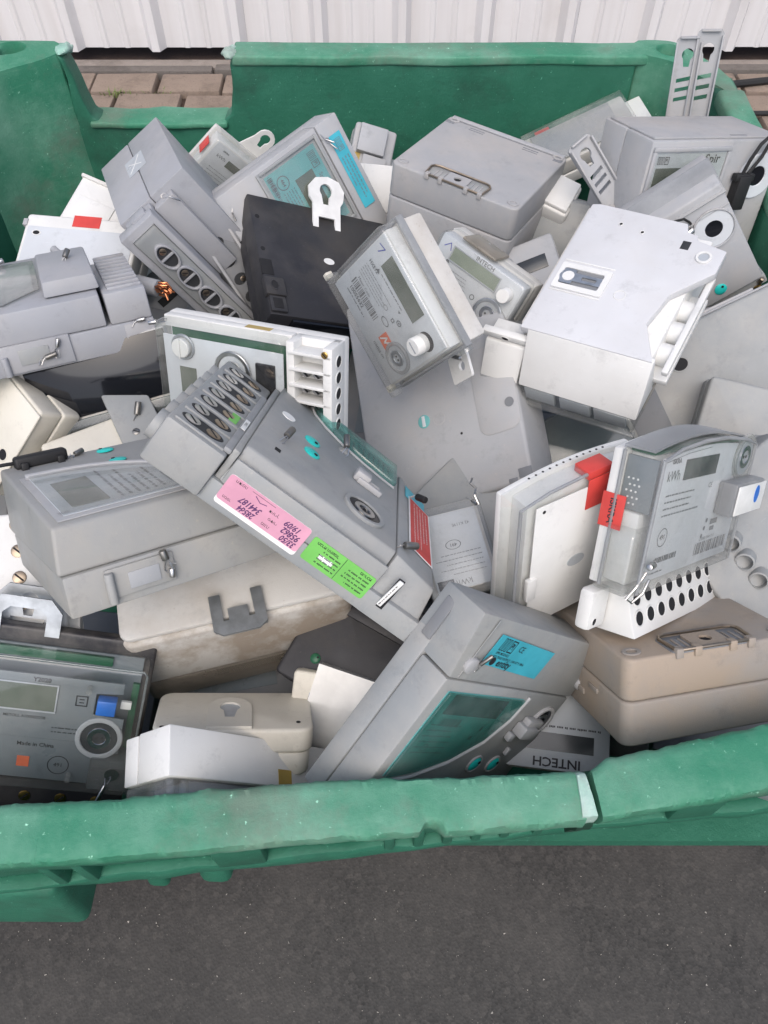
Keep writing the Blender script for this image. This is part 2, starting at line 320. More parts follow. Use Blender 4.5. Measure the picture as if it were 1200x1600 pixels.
# weeds in the paving joints
def weed(x,y,n,h,label,seed):
    r=random.Random(seed); root=thing('weed',label,'weed',loc=(x,y,.015)); m=M(); b=m.bm
    for i in range(n):
        a=r.uniform(0,6.28); L=h*r.uniform(.5,1); bx,by=r.gauss(0,.03),r.gauss(0,.008); lean=r.uniform(.2,.8); w_=.0022; P=Vector((bx,by,0)); d=Vector((math.cos(a)*lean,math.sin(a)*lean,1)).normalized(); sd_=Vector((-math.sin(a),math.cos(a),0))*w_
        v=[b.verts.new(P-sd_),b.verts.new(P+sd_),b.verts.new(P+d*L*.6+sd_*.7),b.verts.new(P+d*L*.6-sd_*.7),b.verts.new(P+d*L+Vector((math.cos(a),math.sin(a),-.4))*L*.25)]
        b.faces.new(v[:4]); b.faces.new((v[3],v[2],v[4]))
    part('blades',m,MT['weed'],root,smooth=0)
flat('weed',(.14,.19,.05),.7)
weed(-.80,2.405,34,.035,'larger tuft of weeds in the paving left of the notch centre',1); weed(-.66,2.41,16,.025,'small sparse weed tuft between the bricks near the notch centre',2)
# dark cables lying on the paving at the right
cb=thing('cable','thick dark cable lying on the paving right of the bin','cable',loc=(0,0,0))
part('sheath',M().tube([(.86,2.40,.036),(.98,2.425,.037),(1.10,2.45,.037),(1.3,2.49,.037),(1.6,2.5,.036)],.011,8),MT['rubber'],cb)
cb=thing('cable','thin dark cable on the paving nearer the bin','cable',loc=(0,0,0))
part('sheath',M().tube([(.84,2.27,.032),(1.0,2.275,.033),(1.2,2.28,.033),(1.6,2.29,.032)],.007,8),MT['rubber'],cb)
# ---------------------------------------------------------------- the green bin
RZ=.62
def atz_(px_,py_,z): return (*pz(px_,py_,z),z)
def pz(px_,py_,z=RZ):
    P=R_(54); v=Vector((0,math.cos(P),-math.sin(P)))+Vector((1,0,0))*(px_-600)/1230-Vector((0,math.sin(P),math.cos(P)))*(py_-800)/1230
    k=(z-CAMH)/v.z; return (v.x*k,v.y*k)
bin_=thing('pallet_bin','large worn green plastic pallet bin heaped with old electricity meters','bin',loc=(0,0,0))
def jit(me,amp,seed,sc_=18):
    from mathutils import noise as nz
    for v in me.vertices:
        p=v.co*sc_+Vector((seed,seed*1.7,0)); v.co+=nz.noise_vector(p)*amp
    return me
def subdiv_prism(poly,a0,a1,ax,bev,cuts,seed,amp):
    m=M(); m.prism(poly,a0,a1,ax,bev,3); 
    if cuts: 
        bmesh.ops.triangulate(m.bm,faces=[f for f in m.bm.faces if len(f.verts)>4]); 
        for _ in range(cuts): bmesh.ops.subdivide_edges(m.bm,edges=[e for e in m.bm.edges if e.calc_length()>.03],cuts=1,use_grid_fill=True)
    me=m.mesh('x',None,40); jit(me,amp,seed); return me
def gpart(name,me,mat):
    me.materials.clear(); me.materials.append(MT[mat]); return part(name,me,None,bin_)
XL,XR=-.645,.495
# back wall with the notch
bw=[(XL-.05,.1),(XR+.02,.1),(XR+.02,RZ-.11),(.40,RZ-.11),(.40,RZ+.002),(.2,RZ-.002),(-.238,RZ),(-.244,RZ-.01),(-.252,.53),(-.27,.516),(-.47,.513),(-.487,.525),(-.505,RZ-.005),(-.514,RZ+.004),(-.514,RZ-.11),(XL-.05,RZ-.11)]
gpart('back_wall',subdiv_prism(bw,1.303,1.345,'y',.007,3,1,.0035),'bin_green')
# rim strip on the back wall, corner blocks with post holes
gpart('rim',subdiv_prism([(-.24,1.299),(.43,1.299),(.43,1.349),(-.24,1.349)],RZ-.012,RZ+.004,'z',.004,3,2,.0025),'bin_rim')
gpart('sill',subdiv_prism([(-.492,1.297),(-.262,1.297),(-.262,1.352),(-.492,1.352)],.508,.519,'z',.004,3,2,.003),'bin_rim')
def corner(poly,hole,r,seed):
    b=bmesh.new(); n=len(poly); N=28; hv=[];ov=[]
    # top face as a ring between outline and hole
    cx,cy=hole; pts=[]
    for i in range(N):
        a=2*math.pi*i/N; d=(math.cos(a),math.sin(a)); best=9
        for j in range(n):
            p,q=poly[j],poly[(j+1)%n]; ex,ey=q[0]-p[0],q[1]-p[1]; den=d[0]*ey-d[1]*ex
            if abs(den)<1e-9: continue
            t=((p[0]-cx)*ey-(p[1]-cy)*ex)/den; u=((p[0]-cx)*d[1]-(p[1]-cy)*d[0])/den
            if t>0 and -1e-6<=u<=1+1e-6: best=min(best,t)
        pts.append((cx+d[0]*best,cy+d[1]*best,d))
    rings=[]
    for f,z in ((0,-.30),(0,-.012),(.01,-.003),(.03,.004),(.6,.005),(.93,.006),(1.0,.001),(1.0,-.02),(1.0,-.10)):
        rg_=[]
        for (x_,y_,d) in pts:
            hx,hy=cx+d[0]*r,cy+d[1]*r; rg_.append(b.verts.new((x_+(hx-x_)*f,y_+(hy-y_)*f,RZ+z)))
        rings.append(rg_)
    for A,B in zip(rings,rings[1:]):
        for i in range(N): b.faces.new((A[i],A[(i+1)%N],B[(i+1)%N],B[i]))
    b.faces.new(rings[-1]); bmesh.ops.recalc_face_normals(b,faces=b.faces)
    mm=M(); mm._add(b); me=mm.mesh('corner',None,40); jit(me,.002,seed); return me
gpart('corner_block',corner([(-.512,1.352),(-.512,1.302),(-.59,1.245),(-.66,1.16),(-.70,1.16),(-.70,1.352)],(-.588,1.322),.021,4),'bin_rim')
gpart('corner_block',corner([(.395,1.352),(.395,1.308),(.445,1.285),(.488,1.238),(.497,1.16),(.53,1.16),(.522,1.25),(.47,1.345),(.455,1.352)],(.451,1.316),.019,5),'bin_rim')
# side walls
def wall(poly,z0,z1,seed): return subdiv_prism(poly,z0,z1,'z',.008,3,seed,.003)
gpart('side_wall',wall([(XL,.16),(XL,1.20),(-.66,1.30),(XL-.05,1.30),(XL-.05,.16)],.1,RZ-.002,6),'bin_green')
gpart('side_wall',wall([(.60,.24),(XR,.9),(XR,1.24),(XR+.035,1.24),(XR+.035,.9),(.64,.24)],.1,RZ+.002,7),'bin_green')
gpart('side_rim',wall([(.597,.24),(XR-.003,.9),(XR-.003,1.19),(XR+.038,1.19),(XR+.038,.9),(.643,.24)],RZ-.02,RZ+.0065,8),'bin_rim')
m=M(); m.box(XL,.6,.22,1.3,.25,.27); part('bin_floor',m,MT['bin_green'],bin_)
# front: worn thick rim traced in plan, cracked right of the middle
inn=[(-160,1268),(0,1258),(140,1250),(300,1235),(450,1222),(600,1213),(700,1212),(800,1208),(905,1205)]; out=[(-160,1368),(0,1352),(140,1343),(300,1330),(450,1314),(560,1306),(655,1301),(665,1286),(685,1286),(697,1301),(800,1294),(918,1283)]
inn2=[(921,1204),(950,1184),(1010,1172),(1100,1152),(1200,1130),(1350,1100)]; out2=[(944,1280),(1000,1268),(1100,1252),(1200,1236),(1350,1212)]
def rim_poly(i,o): return [pz(*p) for p in i]+[pz(*p) for p in o[::-1]]
def dens(pl,mx=.02):
    r=[]
    for a,b in zip(pl,pl[1:]+pl[:1]):
        k=max(1,int(math.dist(a,b)/mx)); r+=[(a[0]+(b[0]-a[0])*t/k,a[1]+(b[1]-a[1])*t/k) for t in range(k)]
    return r
def rimblock(i,o,seed,z0=RZ-.055):
    """rim beam with a dense top so that its edges can be ragged"""
    k=60; L=lambda pl,t: (lambda s:(pl[min(int(s),len(pl)-2)][0]*(1-(s-min(int(s),len(pl)-2)))+pl[min(int(s),len(pl)-2)+1][0]*(s-min(int(s),len(pl)-2)),pl[min(int(s),len(pl)-2)][1]*(1-(s-min(int(s),len(pl)-2)))+pl[min(int(s),len(pl)-2)+1][1]*(s-min(int(s),len(pl)-2))))(t*(len(pl)-1))
    def resamp(pl,n):
        d=[0]
        for a,b in zip(pl,pl[1:]): d.append(d[-1]+math.dist(a,b))
        r=[]
        for q in range(n+1):
            t=d[-1]*q/n; j=max(0,min(len(pl)-2,next((x for x in range(len(d)-1) if d[x+1]>=t-1e-9),len(pl)-2))); u=(t-d[j])/max(1e-9,d[j+1]-d[j]); r.append((pl[j][0]+(pl[j+1][0]-pl[j][0])*u,pl[j][1]+(pl[j+1][1]-pl[j][1])*u))
        return r
    n=int(330*(abs(i[-1][0]-i[0][0])/1000))+6; A=resamp([pz(*p) for p in i],n); B=resamp([pz(*p) for p in o],n); b=bmesh.new()
    amp=[.3,.6,1,1,.5,.25,.2,.2,.25,.5,1,1,.6,.4,.3]; prof=[(0.02,z0),(0,RZ-.03),(0,RZ-.006),(.025,RZ),(.1,RZ+.003),(.25,RZ+.003),(.4,RZ+.002),(.55,RZ+.002),(.7,RZ+.001),(.85,RZ),(.97,RZ-.002),(1.0,RZ-.008),(.98,RZ-.018),(.86,RZ-.032),(.70,z0)]
    rows=[[b.verts.new((a[0]+(c[0]-a[0])*f,a[1]+(c[1]-a[1])*f,z)) for f,z in prof] for a,c in zip(A,B)]
    for r0,r1 in zip(rows,rows[1:]):
        for q in range(len(prof)): b.faces.new((r0[q],r0[(q+1)%len(prof)],r1[(q+1)%len(prof)],r1[q]))
    b.faces.new(rows[0]); b.faces.new(rows[-1][::-1]); bmesh.ops.recalc_face_normals(b,faces=b.faces)
    from mathutils import noise as nz
    for r_ in rows:
        for q,v in enumerate(r_): p_=v.co.copy(); v.co+=(nz.noise_vector(p_*9+Vector((seed,0,0)))*.0018+nz.noise_vector(p_*60)*.0013+nz.noise_vector(p_*230)*.0008)*amp[q]
    mm=M(); mm._add(b); return mm.mesh('rim',None,50)
gpart('front_rim',rimblock(inn,out,11),'bin_rim'); gpart('front_rim',rimblock(inn2,out2,12),'bin_rim')
o=gpart('torn_edge',rimblock([(898,1209),(911,1208)],[(911,1279),(935,1278)],13),'bin_scar'); o.location.z=.0022; o['label']='whitened torn plastic at the crack'
gpart('crack_shade',rimblock([(906,1216),(920,1213)],[(916,1276),(940,1275)],14),'crack').location.z=-.02  # dark strip in the gap paints the shade inside the crack
rg9=random.Random(4)
for (ex,ey,ez) in ((-.243,1.312,RZ+.004),(-.508,1.322,RZ+.004)):
    m=M(); m.sphere((ex,ey,ez),.011,(1.1,1.6,.5)); m.sphere((ex+.004,ey+.012,ez-.004),.008,(1,1.2,.9)); me=m.mesh('torn',None,60); jit(me,.004,9,160); o=gpart('torn_edge',me,'bin_scar'); o['label']='whitened torn plastic at the notch corner'
# outer front wall: a skirt under the rim; the pallet base stands back below it
def skew(me):
    for v in me.vertices: v.co.y+=.160+.1*v.co.x+min(.052,max(0,RZ-.05-v.co.z)*.8)
    return me
def strip(x0,x1,y0,y1,z0,z1,bev,cuts,seed,amp):
    m=M(); m.box(x0,x1,y0,y1,z0,z1,bev); bmesh.ops.subdivide_edges(m.bm,edges=[e for e in m.bm.edges if e.calc_length()>.3],cuts=cuts); me=m.mesh('w',None); jit(me,amp,seed,25); return skew(me)
gpart('front_wall',strip(-.72,.62,0,.02,.315,RZ-.035,.004,30,20,.002),'bin_green')
gpart('horizontal_rib',strip(-.72,.62,-.012,.003,.52,.545,.004,40,21,.003),'bin_green')
gpart('horizontal_rib',strip(-.72,.62,-.020,.003,.43,.455,.005,40,22,.004),'bin_green')
gpart('horizontal_rib',strip(-.72,.62,-.014,.003,.305,.33,.005,40,23,.005),'bin_green')
for k,x in enumerate((-.56,-.33,-.30,-.17,.0,.03,.06,.09,.12,.155,.30,.46)):
    m=M(); m.box(x,x+(.05 if k in (0,3,10) else .011),-.016,.003,.33,.43,.003); gpart('vertical_rib',skew(m.mesh('w',None)),'bin_green')
m=M(); m.box(-.70,.60,.05,1.1,.20,.24,.004); gpart('pallet_deck',skew(m.mesh('w',None)),'bin_green')
for k,x in enumerate((-.68,-.08,.48)):
    for j,y in enumerate((.14,.55,1.0)):
        m=M(); m.box(x,x+.15,y,y+.12,0,.2,.012,3); gpart('foot',skew(m.mesh('w',None)),'bin_green')
for x0,x1,z0,z1,dy in ((-.62,-.335,.19,.31,.012),(-.262,-.235,.25,.31,.02),(-.205,-.165,.25,.31,.02)):
    m=M(); m.box(x0,x1,.168+dy+.05*x0,.30,z0,z1,.012,3,top=(.006,.006,.01,0)); me=m.mesh('w',None); jit(me,.002,31); gpart('front_foot',me,'bin_green')
# loose grit on the asphalt
m=M(); b=m.bm; rg=random.Random(5)
for i in range(420):
    x,y=rg.uniform(-.55,.55),rg.uniform(-.22,.24); s=rg.choice((.0008,.001,.0012,.0018)); q=[Vector((rg.uniform(-1,1),rg.uniform(-1,1),rg.uniform(.2,1)))*s for _ in range(4)]
    vs=[b.verts.new(Vector((x,y,.0005))+k) for k in q]
    for f in ((0,1,2),(0,2,3),(0,1,3),(1,2,3)): b.faces.new([vs[t] for t in f])
g=part('grit',m,MT['grit'] if 'grit' in MT else flat('grit',(.45,.42,.38),.8),None,smooth=0); g['kind']='stuff'; g['label']='pale grit and chips scattered on the dark asphalt'; g['category']='grit'
# poses: q = rotation, T = place of the back face centre, d = width, height, depth (m), s = size
POSE={
'pink':{'q':(0.56956, -0.40424, 0.0361, -0.71476),'T':(-0.0751, 0.3901, 0.6686),'d':(0.1862, 0.2405, 0.0425)},
'left':{'q':(-0.41776, 0.18737, -0.25284, -0.85232),'T':(-0.1675, 0.3866, 0.6172),'d':(0.1612, 0.2621, 0.069)},
'entity':{'q':(0.76191, 0.46895, 0.43437, -0.1044),'T':(0.0585, 0.2782, 0.5573),'d':(0.2167, 0.2048, 0.0482), 's':0.99},
'upleft':{'q':(0.52894, -0.15378, 0.13835, 0.82306),'T':(-0.3941, 0.6668, 0.5922),'d':(0.1749, 0.2596, 0.0633)},
'sticker':{'q':(0.85767, -0.15152, 0.47424, 0.12864),'T':(-0.3328, 0.9091, 0.6083),'d':(0.0593, 0.2032, 0.117), 's':0.87},
'teal':{'q':(-0.80252, -0.29499, -0.42017, 0.30396),'T':(-0.142, 0.954, 0.5593),'d':(0.1693, 0.2422, 0.0599)},
'black':{'q':(0.23529, 0.13715, -0.95686, -0.10122),'T':(-0.0596, 0.8454, 0.5716),'d':(0.2171, 0.183, 0.0524)},
'clearwhite':{'q':(-0.66314, -0.28066, 0.48539, -0.49586),'T':(-0.1188, 0.5538, 0.647),'d':(0.1321, 0.1846, 0.041)},
'center':{'q':(0.55579, 0.66163, -0.06997, -0.49845),'T':(0.0379, 0.63, 0.6942),'d':(0.1254, 0.1159, 0.0522)},
'intech':{'q':(-0.77361, -0.52282, 0.10906, 0.34101),'T':(0.1059, 0.7078, 0.6308),'d':(0.1138, 0.1104, 0.0501)},
'bigbox':{'q':(-0.0382, -0.96354, 0.26141, 0.04226),'T':(0.1271, 0.9684, 0.6436),'d':(0.1766, 0.1698, 0.0894)},
'dustbox':{'q':(0.33718, 0.93397, 0.11706, -0.01737),'T':(0.248, 0.3593, 0.5562),'d':(0.1475, 0.1763, 0.0889), 's':1.09},
'whiteback':{'q':(-0.10996, -0.27401, -0.94924, -0.10852),'T':(0.231, 0.6265, 0.7185),'d':(0.1409, 0.1597, 0.0768)},
'plate':{'q':(0.92268, 0.22443, -0.31352, 0.00045),'T':(0.0855, 0.6405, 0.5435),'d':(0.196, 0.2624, 0.0598)},
'backright':{'q':(0.77655, 0.60655, 0.15424, 0.07262),'T':(0.3568, 0.9655, 0.5175),'d':(0.1807, 0.308, 0.0975), 's':1.08},
'port':{'q':(0.73712, 0.59633, -0.20837, 0.24006),'T':(0.3547, 0.8502, 0.6038),'d':(0.1661, 0.1682, 0.0688), 's':0.9},
'rightback':{'q':(0.1175, -0.18857, 0.92407, 0.31103),'T':(0.3914, 0.6153, 0.565),'d':(0.24, 0.2, 0.08)},
'iskb':{'q':(-0.81919, -0.43234, -0.35634, -0.1226),'T':(0.2362, 0.4151, 0.6514),'d':(0.1743, 0.1184, 0.0429)},
'iska':{'q':(0.7687, 0.58223, 0.19699, 0.17694),'T':(0.1502, 0.407, 0.6554),'d':(0.1378, 0.088, 0.032)},
'blue':{'q':(0.89301, 0.42277, 0.13993, -0.06497),'T':(-0.3114, 0.2818, 0.53),'d':(0.1806, 0.1216, 0.0489)},
'whitefront':{'q':(-0.89195, -0.03628, -0.44403, -0.07709),'T':(-0.178, 0.2151, 0.5058),'d':(0.168, 0.0385, 0.0857)},
'creamkey':{'q':(0.06358, 0.06028, -0.92773, 0.36282),'T':(-0.131, 0.2667, 0.5338),'d':(0.1331, 0.0708, 0.0445)},
'dusty':{'q':(0.00801, 0.99047, 0.1371, -0.01023),'T':(-0.1507, 0.4138, 0.5729),'d':(0.2111, 0.16, 0.0802)},
'kwh':{'q':(0.11487, 0.04032, 0.12435, -0.98474),'T':(0.0691, 0.412, 0.5612),'d':(0.075, 0.1, 0.035), 's':0.86},
'dark':{'q':(0.87244, 0.46908, -0.00494, 0.13707),'T':(-0.3104, 0.6464, 0.56),'d':(0.17, 0.1, 0.05)},
'kwhback':{'q':(-0.6569, -0.62848, -0.34827, 0.22845),'T':(-0.2393, 1.1775, 0.5215),'d':(0.1153, 0.0636, 0.0453)},
'invint':{'q':(0.05797, 0.02414, -0.15114, 0.98652),'T':(0.1622, 0.2795, 0.4564),'d':(0.1, 0.085, 0.03)},
'brass':{'q':(0.96035, 0.19374, 0.08885, -0.17972),'T':(-0.4065, 0.9984, 0.5236),'d':(0.08, 0.09, 0.04)},
'redseal':{'q':(0.98118, 0.18017, -0.01307, -0.06827),'T':(-0.4032, 0.9195, 0.5183),'d':(0.16, 0.08, 0.05)},
'stub':{'q':(0.93933, 0.31187, 0.12793, -0.06352),'T':(-0.0285, 1.2404, 0.4814),'d':(0.07, 0.08, 0.05)},
'strip':{'q':(0.77223, 0.19486, -0.04213, -0.60325),'T':(0.3255, 1.2345, 0.494),'d':(0.08, 0.17, 0.05)},
'brk':{'q':(0.78899, 0.60064, -0.11659, -0.05601),'T':(0.4226, 1.1454, 0.6585),'d':(0.034, 0.11, 0.006)},
'brk2':{'q':(0.78843, 0.6017, -0.111, -0.06336),'T':(0.4472, 1.1422, 0.6635),'d':(0.034, 0.12, 0.006)},
'brk3':{'q':(0.82601, 0.4434, -0.03346, 0.34639),'T':(0.2651, 0.92, 0.6514),'d':(0.034, 0.095, 0.006)},
'mid1':{'q':(0.84865, 0.49187, -0.07432, -0.17982),'T':(0.2459, 0.9861, 0.5297),'d':(0.09, 0.09, 0.06)},
'mid2':{'q':(0.9591, 0.13549, 0.08506, -0.23354),'T':(0.2253, 0.9767, 0.562),'d':(0.06, 0.06, 0.04)},
'mid3':{'q':(0.94669, 0.2496, -0.18341, 0.08858),'T':(0.1954, 0.8573, 0.5427),'d':(0.08, 0.07, 0.04)},
'cream':{'q':(0.8294, 0.37575, -0.08907, -0.4037),'T':(-0.3863, 0.5864, 0.5349),'d':(0.07, 0.12, 0.05)},
'cream2':{'q':(0.5065, 0.09503, -0.06121, 0.8548),'T':(-0.2997, 0.5534, 0.5163),'d':(0.07, 0.12, 0.05)},
'silver':{'q':(0.95082, 0.2643, -0.00776, -0.1613),'T':(-0.0303, 0.2935, 0.457),'d':(0.09, 0.08, 0.05)},
'cream3':{'q':(0.00352, 0.06585, 0.94159, 0.33025),'T':(-0.0618, 0.2862, 0.505),'d':(0.05, 0.055, 0.03)},
'eug':{'q':(0.97675, 0.20841, -0.01576, -0.04778),'T':(-0.0583, 0.2818, 0.4385),'d':(0.1, 0.07, 0.04)},
'tubes':{'q':(0.3222, 0.04761, 0.28814, -0.9005),'T':(0.3592, 0.4533, 0.5302),'d':(0.15, 0.15, 0.06)},
'term':{'q':(0.62072, 0.20907, -0.09231, 0.74998),'T':(-0.3461, 0.3821, 0.5552),'d':(0.12, 0.1, 0.05)},
'under':{'q':(0.88195, 0.20574, -0.0735, -0.41766),'T':(0.1105, 0.491, 0.4998),'d':(0.13, 0.15, 0.05)},
'slotbase':{'q':(0.38331, 0.05547, 0.25853, -0.88496),'T':(-0.3125, 0.9243, 0.427),'d':(0.12, 0.1, 0.05)},
'whitebit':{'q':(0.94749, 0.31583, 0.01585, -0.04755),'T':(-0.0018, 1.0591, 0.52),'d':(0.08, 0.08, 0.05)},
'darkgap':{'q':(0.95098, 0.15977, -0.00804, -0.26467),'T':(-0.0183, 0.3542, 0.4631),'d':(0.12, 0.12, 0.06)},
'rightlow':{'q':(0.9234, 0.33826, -0.07481, -0.16529),'T':(0.4105, 0.5462, 0.5144),'d':(0.16, 0.18, 0.06)},
'fill1':{'q':(0.21867, 0.10929, 0.24077, -0.93929),'T':(0.2258, 0.6041, 0.477),'d':(0.12, 0.1, 0.05)},
'fill2':{'q':(0.51, 0.02003, 0.22767, -0.82926),'T':(0.024, 0.8399, 0.5047),'d':(0.1, 0.12, 0.045)},
'fill3':{'q':(0.34207, -0.00455, -0.27859, 0.89742),'T':(-0.1998, 0.8898, 0.4578),'d':(0.1, 0.1, 0.05)},
}
# ---------------------------------------------------------------- meters: shared small pieces (millimetres in the meter's own frame)
class K(M):
    def mesh(s,name,mat,smooth=35):
        bmesh.ops.scale(s.bm,vec=(.001,.001,.001),verts=s.bm.verts); return super().mesh(name,mat,smooth)
    def hexa(s,b,t,bev=2,seg=2):
        """b, t: four corners each, same order, lower and upper face"""
        q=bmesh.new(); v=[q.verts.new(p) for p in list(b)+list(t)]
        for f in ((3,2,1,0),(4,5,6,7),(0,1,5,4),(1,2,6,5),(2,3,7,6),(3,0,4,7)): q.faces.new([v[i] for i in f])
        bmesh.ops.recalc_face_normals(q,faces=q.faces)
        if bev: bmesh.ops.bevel(q,geom=q.edges[:],offset=bev,segments=seg,affect='EDGES',profile=.5,clamp_overlap=True)
        return s._add(q)
class PK(Print):
    def mesh(s,name,mat,smooth=0):
        bmesh.ops.scale(s.bm,vec=(.001,.001,.001),verts=s.bm.verts); return M.mesh(s,name,mat,0)
def FZ(z,x=0,y=0,a=0): return Matrix.Translation((x,y,z))@Matrix.Rotation(R_(a),4,'Z')
def FB(z,x=0,y=0): return frame((x,y,z),(-1,0,0),(0,1,0))
def bx(t,name,mat,x0,x1,y0,y1,z0,z1,bev=1.5,label=None,**k): return part(name,K().box(x0,x1,y0,y1,z0,z1,bev,**k),MT[mat],t,label)
def pr(t,P,mat,name='printing'): return part(name,P,MT[mat],t)
def sticker(t,fr,x0,x1,y0,y1,mat,h=.35,name='sticker',label=None,cr=0): return part(name,K().box(x0,x1,y0,y1,0,h,0,cr=cr,mat=fr),MT[mat],t,label)
def disc(t,name,mat,c,ax,r,h=.6,n=20,**k): return part(name,K().cyl(c,ax,r,h,n,**k),MT[mat],t)
def screw(t,c,ax,r,mat='steel',h=1.2):
    s=part('screw',K().lathe(c,ax,[(r,0),(r,h*.6),(r*.8,h),(0.01,h)],14),MT[mat],t)
    a=Vector(ax).normalized(); u=a.orthogonal().normalized(); fr=frame(Vector(c)+a*h*.9,u,a.cross(u)); part('slot',K().box(-r*.8,r*.8,-r*.13,r*.13,0,h*.25,0,mat=fr),MT['hole'],s); return s
def seal(t,c,d=(1,0,.3),L=9,r=2.4,mat='lead',wire=None):
    c=Vector(c); d=Vector(d).normalized(); k=K(); k.cyl(c,d,r,L,10,bev=.6)
    s=part('seal',k,MT[mat],t); u=d.orthogonal().normalized()
    w_=wire or [c,c-d*3+u*2,c-d*6+u*4-Vector((0,0,2)),c-d*8+u*1-Vector((0,0,4)),c-d*6-u*3-Vector((0,0,3)),c-d*2-u*2]
    part('seal_wire',K().tube(w_,.45,6),MT['steel'],s); return s
def plug(t,c,r=5,mat='cyan',ax=(0,0,1)):
    p=part('plug',K().lathe(c,ax,[(r,0),(r,.8),(r*.85,1.6),(r*.3,2.2),(.01,2.2)],18),MT[mat],t); a=Vector(ax).normalized(); part('plug_slot',K().cyl(Vector(c)+a*1.9+a.orthogonal()*r*.4,ax,r*.22,.6,8),MT['hole'],p); return p
def hole(t,c,ax,r,sx=1,rim=.8,mat='grey',rimh=.7,name='hole'):  # dark disc on the face, painting the shade inside a hole
    h=part(name,K().lathe(c,ax,[(r,0),(r,.25),(.01,.25)],18,sx),MT['hole'],t)
    if rim: part('hole_rim',K().ring(c,ax,r+rim,r,rimh,20,sx),MT[mat],h)
    return h
def port(t,c,r,mat='grey',core='glass_black',metal_='chrome'):
    p=part('optical_port',K().ring(c,(0,0,1),r,r*.78,2.6,32),MT[mat],t); part('port_face',K().cyl(c,(0,0,1),r*.79,1.2,28),MT[core],p)
    cc=Vector(c)+Vector((0,0,1.2)); part('port_magnet',K().ring(cc,(0,0,1),r*.5,r*.28,1.0,24),MT[metal_],p)
    k=K(); k.cyl(cc+Vector((-r*.12,0,0)),(0,0,1),r*.07,.5,8); k.cyl(cc+Vector((r*.12,0,0)),(0,0,1),r*.07,.5,8); part('port_eye',k,MT['hole'],p); return p
def lcd(t,fr,x0,x1,y0,y1,mat='lcd',bez=None,h=.6):
    l=part('display',K().box(x0,x1,y0,y1,0,h,0,mat=fr),MT[mat],t)
    if bez:
        k=K(); b=1.3
        k.box(x0-b,x1+b,y0-b,y0,0,h+.6,.2,mat=fr); k.box(x0-b,x1+b,y1,y1+b,0,h+.6,.2,mat=fr); k.box(x0-b,x0,y0,y1,0,h+.6,.2,mat=fr); k.box(x1,x1+b,y0,y1,0,h+.6,.2,mat=fr); part('bezel',k,MT[bez],l)
    return l
def shell(x0,x1,y0,y1,z0,z1,cr=6,bev=2.5,th=1.2,top=None):
    """open-backed clear cover of real thickness"""
    q=bmesh.new(); k=K(); k.box(x0,x1,y0,y1,z0,z1,0,top=top,cr=cr); b=k.bm
    b.faces.ensure_lookup_table(); b.normal_update()
    if bev:
        ed=[e for e in b.edges if all(abs(v.co.z-z1)<.01 for v in e.verts)]; bmesh.ops.bevel(b,geom=ed,offset=bev,segments=3,affect='EDGES',profile=.5)
    b.normal_update(); bmesh.ops.delete(b,geom=[f for f in b.faces if all(abs(v.co.z-z0)<.01 for v in f.verts)],context='FACES')
    return k
def arc(cx,cy,r,a0,a1,n=10): return [(cx+r*math.cos(R_(a0+(a1-a0)*i/n)),cy+r*math.sin(R_(a0+(a1-a0)*i/n))) for i in range(n+1)]
def logo_bars(P,x,y,s):
    """the four-bar maker's mark: three open bars and a filled one with letters"""
    for i in range(3):
        a=x+i*s*.34; P.r(a,a+.06*s,y,y+s); P.r(a+.19*s,a+.25*s,y,y+s); P.r(a,a+.25*s,y,y+.06*s); P.r(a,a+.25*s,y+.94*s,y+s)
    a=x+1.08*s; P.r(a,a+.72*s,y,y+.1*s); P.r(a,a+.72*s,y+.9*s,y+s); P.r(a,a+.08*s,y,y+s); P.r(a+.64*s,a+.72*s,y,y+s)
    P.t('PI',a+.14*s,y+.5*s,.72*s,bold=.02,sx=.7); return P
# ---------------------------------------------------------------- large grey three-part meters (base, bowed cover, end cap, terminal block)
def tblock(t,x0,x1,y0,y1,z1,n=7,tub=True,mat='grey',tubd=-1):
    b=bx(t,'terminal_block',mat,x0,x1,y0,y1,2,z1,2.5)
    px_=(x1-x0-14)/n
    for i in range(n):
        cx=x0+7+(i+.5)*px_; L=(y1-y0)
        h=part('terminal_slot',K().lathe((cx,(y0+y1)/2-L*.02,z1-.1),(0,0,1),[(L*.36,0),(L*.36,.5),(L*.33,.7),(L*.33,.35),(.01,.35)],20,px_*.33/(L*.36)),MT['void'],b)
        screw(h,(cx,y0+L*.30,z1+.2),(0,0,1),px_*.24,'steel',.9); screw(h,(cx,y0+L*.66,z1+.2),(0,0,1),px_*.22,'tarnish',.8)
        part('divider',K().box(cx+px_*.42,cx+px_*.58,y0+4,y1-4,z1-.3,z1+1.6,.5),MT[mat],b)
        if tub: part('cable_entry',K().lathe((cx,y0+.3,z1*.55),(0,-1,0),[(px_*.44,0),(px_*.44,7),(px_*.36,7.3),(px_*.36,2),(.01,2)],16),MT[mat],b)
    return b
def hebrew(s): return s[::-1]
